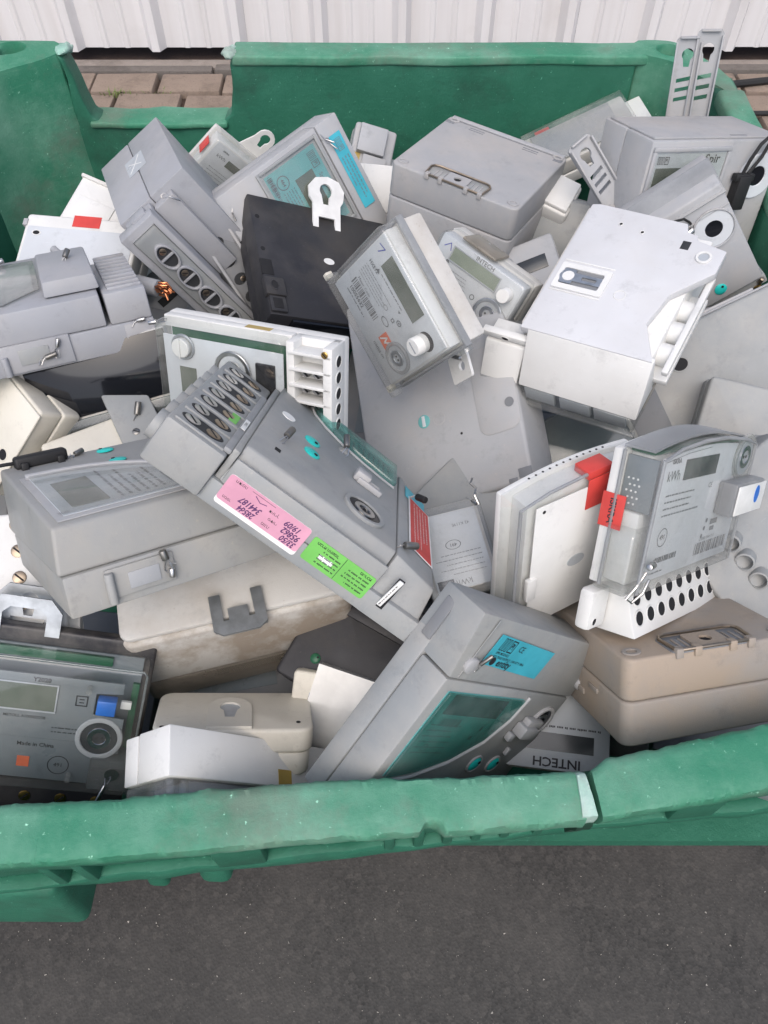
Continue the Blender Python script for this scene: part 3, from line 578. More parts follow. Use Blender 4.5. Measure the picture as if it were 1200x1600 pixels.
# --- the one lying across the heap with pink and green stickers
t=thing('electricity_meter','large grey electricity meter lying across the heap with pink and green stickers on its side','meter','pink')
bx(t,'base','grey',-92,93,-120,118,0,20,2.5)
k=K(); k.hexa([(-92,-66,20.4),(93,-66,20.4),(93,70,20.4),(-92,70,20.4)],[(-104,-64,51),(82,-64,51),(80,70,51),(-100,70,51)],2); k.box(90,93.2,-64,70,20.4,42,1.2); part('cover',k,MT['grey'],t)
k=K(); k.hexa([(-92,71,0),(93,71,0),(93,120,0),(-90,120,0)],[(-100,71,51),(82,71,51),(80,112,44),(-66,112,44)],2); part('end_cap',k,MT['grey'],t)
bx(t,'cover_edge','grey',-99,90,-70,-64.5,20,46,1.2)
b=tblock(t,-101,98,-119,-71,40,7)
bx(t,'terminal_cover_tab','frost',-60,92,-76,-70,40,44,1)
sticker(t,FZ(44.4),20,44,-75,-71,'sticker_white'); sticker(t,FZ(40.6),14,40,-86,-79,'sticker_green')
pr(t,PK(FZ(44.9)).t('SXECL',31,-73,3,align='CENTER'),'ink')
F=frame((93.3,0,0),(0,-1,0),(0,0,-1))   # sticker text is upside down in the heap
p=sticker(t,F,-9,61,-31.5,-6,'sticker_white',.3,label='pink handwritten sticker with a white edge',cr=2.5,name='sticker'); sticker(p,F@Matrix.Translation((0,0,.31)),-9,61,-31.3,-9.5,'sticker_pink',.12,name='pink_face',cr=2.5)
P=PK(F@Matrix.Translation((0,0,.5)))
P.t('33/50',-6,-13,6.8,shear=.3,sx=.8,bold=.03).t('285d4',30,-13,6.6,shear=.3,sx=.8,bold=.03).t('95862',-6,-18.8,7,shear=.3,sx=.85,bold=.03).t('344187',28,-19,6.8,shear=.3,sx=.85,bold=.03).t('19/09',-3,-24.5,6.6,shear=.3,sx=.85,bold=.03); P.line([(28,-26.2),(33,-25),(38,-27.5)],.6)
pr(p,P,'ink_purple','handwriting')
P=PK(F@Matrix.Translation((0,0,.5)))
P.t(hebrew('מונה'),17,-13.2,3.6).t(hebrew('סידורי'),14,-18.9,3.2).t(hebrew('תאריך'),16,-24.6,3.4).t(hebrew('חתימה'),46,-28.6,3.4).t(hebrew('מספר'),50,-13.2,3).r(22,42,-29.3,-29); pr(p,P,'ink')
g=sticker(t,F,-69,-13,-29.5,-9,'sticker_green',.4,label='green printed sticker',cr=2)
P=PK(F@Matrix.Translation((0,0,.6)))
P.t(hebrew('מערכת'),-66,-26.5,3.4,bold=.02).t(hebrew('חברת החשמל'),-36,-26.3,3.2,bold=.02); P.bars(-66,-44,-24.5,-11,4,3).bars(-40,-16,-24.5,-11,4,4); P.r(-42.3,-41.9,-29,-9.5)
pr(g,P,'ink'); sticker(g,F@Matrix.Translation((0,0,.45)),-36,-24,-20,-16,'sticker_white',.1,name='white_patch')
# slot in the cap with a curled paper band
k=K(); k.box(93.1,93.7,81,86.5,12,41,.2); part('slot_opening',k,MT['hole'],t)
k=K(); k.hexa([(93.2,80,14),(95.2,80,14),(95.2,84,14),(93.2,84,14)],[(93.2,82,40),(95.2,82,40),(95.2,86,40),(93.2,86,40)],.5); part('paper_band',k,MT['sticker_white'],t)
P=PK(frame((95.4,82.6,27),(0,.08,1),(0,-1,.08))); P.bars(-12,12,-1.2,1.2,1,5); pr(t,P,'ink')
plug(t,(-16,-21,51),7.5); plug(t,(10,-18,51),7.5); disc(t,'oval_plug','sticker_white',(-33,-48,51),(0,0,1),6.5,.7)
# bowed window with teal label behind it
wp=[(-100,-33)]+[(-70+30*math.cos(a),-20-26*math.sin(a)) for a in []]+[(-86,-28),(-72,-14),(-60,6),(-52,30),(-48,56),(-48,64),(-100,64)]
part('label_plate',K().prism(wp,51,51.6),MT['label_teal'],t); pr(t,PK(FZ(51.9)).bars(-94,-68,8,60,9,6),'ink_grey'); part('window',K().prism(wp,52.6,57.6,bev=1.6),MT['clear_teal'],t); part('window_trim',K().tube([(x_,y_,52.2) for x_,y_ in wp[:-1]],1.1,8),MT['grey_light'],t)
port(t,(50,37,51),19,'grey','glass_black','steel')
part('port_clip',K().box(-14,-2,22,36,51,60,1.5).box(-4,0,26,50,51,56,1).box(-14,-10,30,48,51,55,1),MT['grey_light'],t)
seal(t,(28,-43,56),(-.9,.1,.35),11,3); bx(t,'seal_hole','hole',50,56,-46,-41,50.6,51.4,.2); seal(t,(-46,8,57),(-.8,-.45,.5),12,2.8)
seal(t,(-58,88,56),(.8,.5,.4),12,3.2,'rubber'); seal(t,(62,76,53),(-.5,.7,.2),13,3)
F2=FZ(0)@frame((0,71,51.6),(1,0,0),(0,1,-.17)); sticker(t,F2,-84,-58,8,34,'sticker_cyan',.3); p=sticker(t,F2@Matrix.Translation((0,0,.5)),-62,44,14,38,'sticker_red',.4,label='red printed sticker'); sticker(p,F2@Matrix.Translation((0,0,.3)),-64,46,12,40,'sticker_white',.3,name='sticker_edge'); pr(p,PK(F2@Matrix.Translation((0,0,1.0))).bars(-56,40,17,36,5,8,.3),'sticker_white')
# --- grey meter at the left under it
t=thing('electricity_meter','large grey electricity meter with arched window and hinged seal door, at left','meter','left')
bx(t,'base','grey_warm',-81,81,-131,129,0,33,3)
k=K(); k.hexa([(-80,-60,33.4),(81,-60,33.4),(81,131,33.4),(-80,131,33.4)],[(-78,-60,69),(84,-60,88),(84,127,88),(-77,127,69)],3,3); part('cover',k,MT['grey_warm'],t)
b=bx(t,'terminal_block','grey_warm',-70,86,-128,-62,33,70,3)
def FS(x,y,dz=0): return frame((x,y,69+(x+78)*.117+dz),(1,0,.117),(0,1,0))
for cx,cy in ((72,40),(38,40)): plug(t,(cx,cy,69+(cx+78)*.117),7.5)
part('window_frame',K().prism([(-70,120),(44,120),(38,66),(20,30),(-16,-8),(-70,-30)],0,1.2,bev=.4,mat=frame((0,0,78.2),(1,0,.117),(0,1,0))),MT['grey_light'],t)
F=frame((0,0,79.6),(1,0,.117),(0,1,0)); wp=[(-64,114),(36,114),(30,66),(12,32),(-20,2),(-64,-18)]
part('label_plate',K().prism(wp,0,.4,mat=F),MT['label_white'],t); lcd(t,F@Matrix.Translation((0,0,.4)),-52,10,76,104,'lcd',None)
P=PK(F@Matrix.Translation((0,0,.9))).bars(-54,20,30,70,6,2).barcode(-50,-22,16,26,3).circ(10,16,4,3.2); P.t('SPIR',-58,108,5,90); pr(t,P,'ink_grey'); part('window',K().prism(wp,1.4,2.6,bev=.5,mat=F),MT['clear'],t); part('window_arch',K().tube([F@Vector((x_,y_,1.5)) for x_,y_ in ((38,116),(35,88),(30,66),(22,48),(10,31),(-6,14),(-24,0),(-44,-10),(-66,-17))],2.6,8),MT['grey_light'],t)
# black clamp with a cable at the far end, hinged door with a seal on the near side
c=part('clamp',K().box(70,82,72,116,86,97,3,3).box(66,72,76,82,84,92,1).box(66,72,106,112,84,92,1),MT['rubber'],t); part('clamp_lead',K().tube([(76,116,92),(74,128,93),(78,140,90),(84,160,84)],1.6,8),MT['rubber'],c)
seal(t,(74,66,89),(.3,-.9,.2),9,2.4)
d=bx(t,'seal_door','grey_warm',-83.5,-80,48,100,7,30,1); bx(d,'door_panel','grey_light',-84.4,-83.2,60,84,11,24,.6); part('hinge',K().cyl((-85,98,4),(0,0,1),3.5,24,12,bev=.8),MT['grey_warm'],d)
seal(d,(-87,55,26),(0,.2,1),8,3); seal(d,(-87,52,18),(0,.1,-1),7,2.4,'steel')
# --- entity meter
t=thing('electricity_meter','grey electricity meter tipped towards the front rim with cyan label','meter','entity')
bx(t,'base','grey',-108,108,-104,60,0,19,2.5)
k=K(); k.hexa([(-108,-104,19.4),(108,-104,19.4),(108,41,19.4),(-108,41,19.4)],[(-105,-100,48),(106,-100,48),(103,41,48),(-105,41,48)],2.2); part('cover',k,MT['grey'],t)
k=K(); k.hexa([(-108,42,0),(108,42,0),(108,96,0),(-108,96,0)],[(-105,42,48.6),(104,42,48.6),(106,100,47),(-118,100,47)],2.5); part('end_cap',k,MT['grey'],t)
bx(t,'cap_slot','grey_dark',-109.6,-106,52,88,8,18,1.2); part('cap_ridge',K().box(-96,-94,44,98,48.4,49.2,.3),MT['grey'],t)
F=FZ(48.9); F=F@Matrix.Translation((-80,88,0))@Matrix.Rotation(R_(-3),4,'Z')@Matrix.Translation((80,-88,0)); s=sticker(t,F,-80,14,60,88,'sticker_cyan',.35,label='cyan maker label reading entity')
P=PK(F@Matrix.Translation((0,0,.6))); logo_bars(P,-72,75,11.5); P.t('CE',-44,81,8,sx=.9); P.t('entity',-60,64.5,9.5,bold=.02); P.circ(-67,64.5,3.6,0); P.t('SPIR MODULE',-72,72.6,3.4,bold=.01).t('VOLTAGE OUTPUT, 110V AT P. 50Hz',-72,69,3.2,bold=.01); pr(s,P,'ink')
wp=[(-93,30),(22,32),(18,14),(12,-8),(26,-20),(16,-34),(-30,-50),(-93,-58)]
wp=[(-93,31),(24,33),(20,12),(6,-12),(-24,-34),(-60,-48),(-95,-54)]
part('label_plate',K().prism(wp,48.2,48.6),MT['label_teal'],t); lcd(t,FZ(48.7),-80,2,10,29,'lcd_dark'); P=PK(FZ(49)).bars(-84,-30,-32,2,6,12,.3).barcode(-74,-46,-2,6,4).circ(-70,-24,4,3.3).r(-18,-13,-14,-10).r(-10,-7,-4,1); pr(t,P,'ink_grey'); part('window',K().prism(wp,49.4,51.2,bev=.6),MT['clear_teal'],t)
e=[(30,36),(26,10),(10,-16),(-22,-39),(-60,-54),(-97,-60)]; part('window_trim',K().tube([(x,y,49.4) for x,y in e],1.6,8),MT['grey_light'],t)
port(t,(82,12,48),17,'grey_light','glass_black','steel'); part('port_clip',K().box(44,68,-2,10,48,60,2).box(50,76,8,16,48,56,1.5).box(40,48,-10,-2,48,54,1),MT['grey_light'],t)
for cx in (26,58): plug(t,(cx,-41,48.2),7.5); part('plug_collar',K().ring((cx,-41,48),(0,0,1),9.5,7.6,1.5),MT['grey_light'],t)
for c in ((-84,59),(100,62)):
    part('cap_screw',K().cyl((c[0]-(8 if c[0]<0 else 0),c[1]-2,46),(0,0,1),7,6,18,bev=1.4),MT['grey_light'],t); seal(t,(c[0]-4,c[1]+2,53),(.1,.9,.25),12,1.6,'lead')
bx(t,'thread_strip','grey_light',60,64,-28,-20,48,52,1)
# --- upper left
t=thing('electricity_meter','grey electricity meter cut by the left edge, with ribbed terminal cover and cyan plugs','meter','upleft')
bx(t,'base','grey_cool',-87,87,-130,129,0,30,2.5)
k=K(); k.hexa([(-86,-82,30.4),(87,-82,30.4),(87,129,30.4),(-86,129,30.4)],[(-84,-82,63),(84,-82,82),(84,129,82),(-84,129,63)],2.5); part('cover',k,MT['grey_cool'],t)
k=K(); k.hexa([(-70,-86,66),(30,-86,78),(30,-30,78),(-70,-30,66)],[(-68,-84,82),(28,-84,94),(28,-32,94),(-68,-32,82)],2.5); part('lid_box',k,MT['grey_cool'],t)
b=bx(t,'terminal_block','grey_cool',-86,80,-129,-86,30,63,2.5)
for i in range(10): part('rib',K().box(-76+i*14.5,-70+i*14.5,-127,-92,62.6,66+i*.8,1),MT['grey_cool'],b)
part('window',K().prism([(-40,-28),(60,-28),(66,40),(60,120),(-60,120),(-70,10)],0,1.6,bev=.5,mat=frame((0,0,74.6),(1,0,.113),(0,1,0))),MT['clear_dusty'],t); part('label_plate',K().prism([(-36,-22),(54,-22),(60,40),(56,118),(-56,118),(-64,10)],0,.4,mat=frame((0,0,73.6),(1,0,.113),(0,1,0))),MT['label_white'],t)
plug(t,(44,-44,82),6); plug(t,(22,-47,80),5.5)
seal(t,(-10,-62,92),(.6,-.5,.6),10,3); seal(t,(58,-58,84),(.8,.4,.5),12,4.5,'grey_cool'); seal(t,(-88,-112,30),(-.3,-.9,.1),9,2.4,'steel')
c=part('clamp',K().box(60,74,18,60,80,90,3,3),MT['rubber'],t); seal(t,(66,10,86),(.1,-1,.2),8,3,'steel')
d=bx(t,'seal_door','grey_cool',-90,-86.6,-42,28,3,32,1); bx(d,'door_panel','grey',-90.8,-89.6,-20,10,10,26,.5); part('hinge',K().cyl((-91,24,2),(0,0,1),3.4,20,12,bev=.8),MT['grey_cool'],d); seal(d,(-93,-14,14),(-.1,-1,.2),12,2.6); seal(d,(-93,-28,22),(0,-.4,1),9,2.2,'steel'); bx(t,'side_panel','grey_cool',-88,-86.4,-128,-98,6,28,.4)
# --- teal-label meter at the back
t=thing('electricity_meter','grey electricity meter with a turquoise framed label, behind the black meter back','meter','teal')
bx(t,'base','grey_light',-85,85,-80,119,0,24,2.5); 
k=K(); k.hexa([(-85,-78,24.4),(85,-78,24.4),(85,84,24.4),(-85,84,24.4)],[(-84,-78,60),(84,-78,60),(84,84,60),(-84,84,60)],2.2); part('cover',k,MT['grey_light'],t)
k=K(); k.hexa([(-85,85,0),(85,85,0),(85,121,0),(-85,121,0)],[(-84,85,60.4),(84,85,60.4),(84,121,58),(-84,121,58)],2.2); part('end_cap',k,MT['grey_light'],t)
s=sticker(t,FZ(60.3),-70,28,-10,72,'label_teal',.4,name='label_plate'); lcd(s,FZ(60.8),-46,20,26,54,'lcd',None)
# label text runs along x
P=PK(FZ(61.0)); logo_bars(P,-64,57,11); P.t('Spir+ooor',-36,62,8); P.circ(-52,10,9,7.8).t('464',-52,10,6.5,align='CENTER',bold=.02); P.barcode(-68,-64+34,-6,-2,6); P.barcode(-66,-42,-8,0,9); P.bars(-40,24,2,22,5,4); P.t('Ce',-14,-4,7); P.t('entity',4,60,4.5); pr(s,P,'ink_grey')
part('window',K().box(-74,32,-14,76,61.2,62.6,.5),MT['clear'],t)
k=K(); k.box(-78,36,76,80,60,63.5,.8); k.box(-78,36,-18,-14,60,63.5,.8); k.box(-78,-74,-14,76,60,63.5,.8); k.box(32,36,-14,76,60,63.5,.8); part('window_frame',k,MT['grey'],t)
s=sticker(t,FZ(60.4)@Matrix.Rotation(R_(0),4,'Z'),-64,36,95,113,'sticker_cyan',.35,label='cyan strip label on the end cap'); P=PK(FZ(60.9)); logo_bars(P,-58,100,9); P.bars(-34,30,97,111,3,5); pr(s,P,'ink_grey')
seal(t,(-66,88,63),(.7,.5,.6),14,1.2,'steel'); seal(t,(-58,92,63),(.9,.3,.4),12,1.0,'steel'); seal(t,(-60,-68,61),(.8,-.3,.5),12,1.1,'lead')
k=K(); k.box(-85,85,-121,-80,4,54,2.5); b=part('terminal_block',k,MT['grey_dark'],t); part('block_rim',K().box(-85,-81,-121,-80,54,60,1).box(-81,85,-121,-117,54,60,1).box(-81,85,-84,-80,54,60,1),MT['grey_light'],b)
screw(b,(-72,-90,54.2),(0,0,1),5,'brass'); 
for i in range(6):
    cx=-66+i*26; h=part('terminal_slot',K().lathe((cx,-104,53.9),(0,0,1),[(9,0),(9,.6),(8,.9),(8,.4),(.01,.4)],18,.8),MT['void'],b); screw(h,(cx+2,-101,54.2),(0,0,1),3.6,'tarnish',.8); part('cable_entry',K().lathe((cx+2,-121,30),(0,-1,0),[(9.5,0),(9.5,8),(8,8.4),(8,2),(.01,2)],16),MT['grey_dark'],b)
# --- grey box with silver sticker, terminal slots
t=thing('electricity_meter','grey meter on its edge with a silver seal sticker and a slotted terminal end','meter','sticker')
bx(t,'base','grey_cool',-30,120,-101,101,0,56.6,2); bx(t,'cover','grey_cool',-30,120,-101,101,57.4,117,2)
s=sticker(t,frame((-30.2,0,0),(0,-1,0),(0,0,1)),-44,6,40,73,'label_silver',.3,label='silver torn seal sticker'); P=PK(frame((-30.6,0,0),(0,-1,0),(0,0,1))).line([(-38,66),(-16,54),(-2,44)],2).line([(-30,46),(-8,66)],1.5); pr(s,P,'sticker_white')
bx(t,'terminal_step','grey_cool',-27,112,-128,-101.5,6,52,2); bx(t,'terminal_step','grey_cool',-20,112,-118,-101.5,52.5,86,2)
b=bx(t,'terminal_block','grey_cool',-33,200,-150,-128.5,-6,52,2.5); part('slot_panel',K().box(-22,196,-153,-150,6,44,2,cr=9),MT['grey'],b)
for i in range(4):
    cx=22+i*43; o=part('terminal_slot',K().ring((cx,-153,25),(0,-1,0),21,17,5,28,1).xf(Matrix.Translation((cx,0,25))@Matrix.Diagonal((1.05,1,.62,1))@Matrix.Translation((-cx,0,-25))),MT['grey_cool'],b)
    part('slot_void',K().cyl((cx,-153,25),(0,-1,0),17.5,.8,24).xf(Matrix.Translation((cx,0,25))@Matrix.Diagonal((1.05,1,.62,1))@Matrix.Translation((-cx,0,-25))),MT['void'],o); part('slot_divider',K().box(cx-1.5,cx+1.5,-157,-152,14,36,.5),MT['grey_cool'],o); screw(o,(cx-9,-153.6,25),(0,-1,0),5,'tarnish',.8)
seal(t,(-24,-126,80),(.9,-.1,.5),16,1.2,'steel'); bx(t,'latch','grey_cool',-36,-24,-136,-118,20,44,1.5)
def plate_holes(outer,holes,z0,z1,mat=None,bev=0):
    """flat plate with real openings"""
    q=bmesh.new()
    for lp in [outer]+holes:
        v=[q.verts.new((p[0],p[1],z0)) for p in lp]
        for a,b_ in zip(v,v[1:]+v[:1]): q.edges.new((a,b_))
    bmesh.ops.triangle_fill(q,use_beauty=True,use_dissolve=False,edges=q.edges[:])
    bmesh.ops.recalc_face_normals(q,faces=q.faces)
    r=bmesh.ops.extrude_face_region(q,geom=q.faces[:]); bmesh.ops.translate(q,vec=(0,0,z1-z0),verts=[g for g in r['geom'] if isinstance(g,bmesh.types.BMVert)])
    bmesh.ops.recalc_face_normals(q,faces=q.faces); k=K(); k._add(q)
    if mat is not None: k.xf(mat)
    return k
def circ(cx,cy,r,n=14): return [(cx+r*math.cos(2*math.pi*i/n),cy+r*math.sin(2*math.pi*i/n)) for i in range(n)]
def keyhole(cx,cy,r,s): return [(cx+r*math.cos(R_(a)),cy+r*math.sin(R_(a))) for a in range(-55,236,20)]+[(cx-r*.45,cy-s),(cx+r*.45,cy-s)]
def rrect(x0,x1,y0,y1,r): return arc(x1-r,y1-r,r,0,90,4)+arc(x0+r,y1-r,r,90,180,4)+arc(x0+r,y0+r,r,180,270,4)+arc(x1-r,y0+r,r,270,360,4)
# --- black meter back with white hanger clip
t=thing('electricity_meter','black meter seen from behind with a white hanger clip at its top edge','meter','black')
bx(t,'back_shell','black',-108,108,-91,91,0,30,2.5); bx(t,'front_shell','black',-106,106,-89,89,30.4,52,3)
F=FB(-.2)
part('hanger_clip',plate_holes([(-22,44),(-22,92),(-27,98),(-28,112),(-18,124),(0,128),(16,124),(24,112),(22,98),(18,92),(18,40),(10,40),(10,74),(-14,74),(-14,44)],[keyhole(-3,109,9,18)],.2,3.2,mat=frame((0,70,-1),(-1,0,0),(0,1,-.42))@Matrix.Translation((0,-70,0))),MT['sticker_white'],t)
for x,y in ((-100,56),(-101,6)): hole(t,(-x,y,-.1),(0,0,-1),3,rim=0)
bx(t,'square_opening','hole',93,108.2,-33,-10,-.6,2,.2); c=bx(t,'corner_block','black',84,110,-66,-40,-6,4,2); hole(c,(98,-52,-6),(0,0,-1),6,.7,1.2,'black'); c=bx(t,'corner_block','black',86,107,-88,-66,-4,4,1.5); bx(c,'square_opening','hole',91,103,-84,-70,-4.6,-3.6,.2)
part('oval_sticker',K().lathe((11,4,-.1),(0,0,-1),[(5,0),(5,.4),(.01,.5)],20,1.5),MT['sticker_white'],t); bx(t,'bottom_channel','glass_black',-70,78,-95,-88,4,26,1)
# --- white meter in a clear case, lying on its side
t=thing('electricity_meter','white meter in a clear case lying on its side, open screw terminals at the right','meter','clearwhite')
bx(t,'base','white',-66,66,-92,92,0,13,2); part('base_wall',K().box(55,66,-46,90,13.2,24,1),MT['white'],t)
part('circuit_board',K().box(-60,54,-42,88,14,16,.3),MT['pcb'],t); l=bx(t,'label_plate','label_white',-62,50,-40,88,30,31,.5)
part('clear_cover',shell(-65,65,-44,91,15,40,5,3),MT['clear'],t)
part('knob',K().lathe((40,66,31),(0,0,1),[(9.5,0),(9.5,6),(8.4,7),(0.01,7)],22).box(30.5,49.5,65.2,66.8,37.6,39.4,.3),MT['white'],t); part('knob_ring',K().ring((40,66,31.2),(0,0,1),12.5,10,2),MT['zinc'],t)
lcd(t,FZ(31.2),-22,20,54,72,'lcd'); port(t,(26,12,33),19,'steel','label_white','steel'); bx(t,'dark_window','glass_black',-12,38,-32,-12,31,34,1)
P=PK(FZ(31.4)); P.t('Z 3 x 127/220V',-24,32,5.5,0,bold=.01).t('3~   50Hz',-24,40,4.5).bars(-40,0,38,50,2,4); P.r(2,8,42,43).r(2,8,48,49).r(2,3,42,49).r(7,8,42,49); pr(l,P,'ink_grey'); pr(l,PK(FZ(31.4)).t('7',-30,76,12,20),'ink_blue','pen_mark')
b=bx(t,'terminal_block','white',-66,66,-92,-50,13.2,22,1); 
for i in range(9): part('terminal_wall',K().box(-66+i*15.2,-63+i*15.2,-92,-50,22,41,.6),MT['white'],b)
part('terminal_end',K().box(-66,66,-93,-84,13,41,1),MT['white'],b); part('terminal_back',K().box(-66,66,-55,-47,13,39,1),MT['white'],b)
for i in range(8):
    cx=-55.5+i*15.2
    if i<7:
        for yy in (-62,-73): screw(b,(cx,yy,23),(0,0,1),4.6,'steel',8)
    hole(b,(cx,-93,27),(0,-1,0),5.2,1,1.2,'white')
screw(t,(60,-86,41),(0,0,1),3.2,'brass'); seal(t,(62,90,36),(-.2,.9,.3),8,2.2,'steel'); seal(t,(-10,-52,42),(.3,-.2,.9),6,2.4,'lead'); sticker(t,frame((66.2,0,0),(0,-1,0),(0,0,1)),-4,22,14,22,'gold')
# --- the clear-cased meter in the middle
t=thing('electricity_meter','clear-cased white meter in the middle of the heap with barcode number 10055632','meter','center')
bx(t,'base','white_dirty',-63,63,-58,58,0,29,3,3); part('clear_cover',shell(-65,65,-60,60,24,52,7,4),MT['clear_dusty'],t); k=K(); k.box(-66,66,58,61.5,24,32,1).box(-66,66,-61.5,-58,24,32,1).box(62.5,66.5,-58,58,24,32,1).box(-66.5,-62.5,-58,58,24,32,1); part('cover_flange',k,MT['frost'],t)
bx(t,'inner_body','white',-60,60,-55,55,29,44,2); l=bx(t,'label_plate','label_white',-58,58,-54,54,45,46.2,.4)
lcd(l,FZ(46.3),-38,22,27,48,'lcd')
P=PK(FZ(46.6)); P.t('HXE12',-50,17,6.2,bold=.02,sx=.8).bars(-50,-2,-8,12,5,2,.3).t('Meter Code',-46,-12,5.2,sx=.85).t('10055632',-46,-31,7.4,bold=.02,sx=.85).barcode(-48,-4,-26.5,-15.5,5).bars(-46,2,-40,-35,1,3,.4).circ(4,-10,4.2,3.4,sx=1.4).circ(-6,2,3,2.4).r(6,10,-1,0).r(6,10,3,4).r(6,7,-1,4).r(9,10,-1,4); P.circ(14,8,3.4,2.2).r(13,15,7,9); P.prism([(-40,18),(-34,18),(-37,23)],0,.05,mat=P.fr); P.prism([(4,18),(8,18),(6,15)],0,.05,mat=P.fr).bars(-32,20,19,24,1,7,.35); P.t('nama m',12,-42,7,sx=.9); pr(l,P,'ink_grey')
q=sticker(l,FZ(46.4),12,28,-33,-17,'orange',.2,name='logo'); pr(q,PK(FZ(46.8)).line([(14,-30),(18,-20),(20,-28),(24,-19),(26,-27)],1.6),'sticker_white','logo_mark'); pr(l,PK(FZ(46.6)).line([(-54,42),(-46,44),(-50,34)],1.1),'ink_blue','pen_mark')
part('knob',K().lathe((42,27,45),(0,0,1),[(9,0),(9,14),(8,15.5),(.01,15.5)],24),MT['white'],t); part('knob_slot',K().box(36,48,26.2,27.8,60.4,60.9,0),MT['ink_faint'],t); disc(t,'knob_well','hole',(43,31,46.3),(0,0,1),10,.3)
p=port(t,(40,-20,46.4),17,'frost','label_silver','zinc'); 
for x,y in ((-66,-62),(66,-62)): c=part('seal_lug',K().cyl((x,y,34),(0,0,1),5,12,14,bev=1),MT['clear_dusty'],t); bx(c,'lug_block','cream',x-9,x-2,y-11,y-4,34,42,1)
for i,xx in enumerate((-46,-22,2,26,50)): part('terminal_wall',K().box(xx-1.2,xx+1.2,-84,-58,4,24,.5),MT['white_dirty'],t)
bx(t,'terminal_tray','white_dirty',-48,54,-85,-58,0,4,1); bx(t,'terminal_lip','white_dirty',-48,54,-87,-84,0,22,1)
part('side_tab',plate_holes(rrect(-16,16,-14,14,3),[circ(4,0,5)],0,3,mat=frame((78,6,6),(0,1,0),(1,0,.3))),MT['white'],t); seal(t,(66,22,20),(.5,.9,.1),12,2.2,'steel'); disc(t,'side_boss','clear_dusty',(65,40,16),(1,0,0),7,5)
# --- its neighbour
t=thing('electricity_meter','white meter with a small green display lettered INTECH, beside the central clear-cased one','meter','intech')
bx(t,'base','white_dirty',-56,56,-55,55,0,26,3); bx(t,'inner_body','label_white',-54,54,-53,53,26,47,3); l=bx(t,'label_plate','label_white',-52,52,-52,53,47.2,48,.4)
lcd(l,FZ(48.1),-34,26,33,47,'lcd_green','label_silver'); P=PK(FZ(48.3)); P.t('INTECH',-8,50.5,6.6,bold=.02); P.bars(-40,10,12,26,4,4,.3); P.prism([(-38,29),(-32,29),(-35,33)],0,.05,mat=P.fr); P.circ(8,14,3,2); pr(l,P,'ink_grey'); pr(l,PK(FZ(48.4)).line([(-46,42),(-40,48),(-37,41)],1),'ink_blue','pen_mark'); sticker(l,FZ(48.2),-6,4,-4,8,'orange',.2,name='logo')
part('knob',K().lathe((40,38,47),(0,0,1),[(7.5,0),(7.5,12),(6.8,13.2),(.01,13.2)],22),MT['white'],t); port(t,(32,9,48),17,'zinc','label_silver','chrome'); part('clear_cover',shell(-56,56,-55,56,20,50,7,3.5),MT['clear_dusty'],t)
bx(t,'dusty_flap','clear_mud',-34,10,56,60,8,44,2); bx(t,'side_notch','white',53,58,-14,-4,30,40,1)
# --- square boxes with wire hanger on their backs
def hookbox(t,w,h,d,mat,mat2,wire):
    bx(t,'back_shell',mat,-w/2,w/2,-h/2,h/2,0,d*.48,2.5,seg=3,cr=9); bx(t,'front_shell',mat,-w/2,w/2,-h/2,h/2,d*.49,d,2.5,seg=3,cr=9)
    y1=h/2-1; x=w*.24
    part('hanger_recess',K().box(-x,x,y1-26,y1+.4,-.5,3,.3,cr=4),MT[mat2],t)  # raised darker patch paints the shade of the hanger recess
    part('wire_hanger',K().tube([(-x+3,y1-1,-2.5),(-x+1,y1-20,-2.5),(-x+4,y1-25,-2.5),(-x+10,y1-27,-2.5),(x-10,y1-27,-2.5),(x-4,y1-25,-2.5),(x-1,y1-20,-2.5),(x-3,y1-1,-2.5),(x-8,y1+1.5,-2.5),(-x+8,y1+1.5,-2.5)],1.4,8,closed=True),MT[wire],t)
    part('hanger_plate',plate_holes(rrect(-15,15,-11,12,2),[circ(0,0,5)],0,2,mat=FB(-.6,0,y1-12)),MT[mat],t); disc(t,'hanger_void','hole',(0,y1-12,-.55),(0,0,-1),5.2,.1)
    for s in (-1,1):
        for i in range(3): part('recess_rib',K().box(s*(19+i*6),s*(19+i*6)+1.6,y1-20,y1-4,-1.4,0,.3),MT[mat],t)
        bx(t,'hook_bracket',mat,s*x*.42-3,s*x*.42+3,y1-4,y1+3,-3.8,4,.8); bx(t,'hook_bracket',mat,s*x*.86-3,s*x*.86+3,y1-4,y1+3,-3.8,4,.8)
    for cx,cy in ((-w/2+11,h/2-12),(w/2-11,h/2-12),(-w/2+11,-h/2+12),(w/2-11,-h/2+12)): part('corner_boss',K().ring((cx,cy,-.1),(0,0,-1),6,3.4,1.2,20,1.25),MT[mat],t)
t=thing('meter_box','big pale grey square box near the back, wire hanger on its upturned back','meter box','bigbox')
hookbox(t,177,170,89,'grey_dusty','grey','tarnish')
part('edge_groove',K().box(-84,84,-75.2,-74,-.4,.4,0),MT['grey_dark'],t); part('edge_step',K().box(-84,84,-85,-76,-1.2,0,.5),MT['grey_light'],t)
for s in (-1,1): bx(t,'corner_notch','grey_dark',s*80-6,s*80+6,-70,-62,-.5,1,.2); bx(t,'vent_mark','grey_dark',s*40-11,s*40+11,-69,-67.6,-.4,.6,.1); bx(t,'vent_mark','grey_dark',s*40-11,s*40+11,-64,-62.6,-.4,.6,.1)
t=thing('meter_box','brown-dusted grey box against the front rim at right, wire hanger on its top','meter box','dustbox')
hookbox(t,147,176,72,'grey_brown','grey_dark','tarnish'); bx(t,'side_latch','grey_brown',-75,-73,10,26,52,57,.5); bx(t,'side_latch','grey_brown',-75,-73,34,48,42,46,.5)
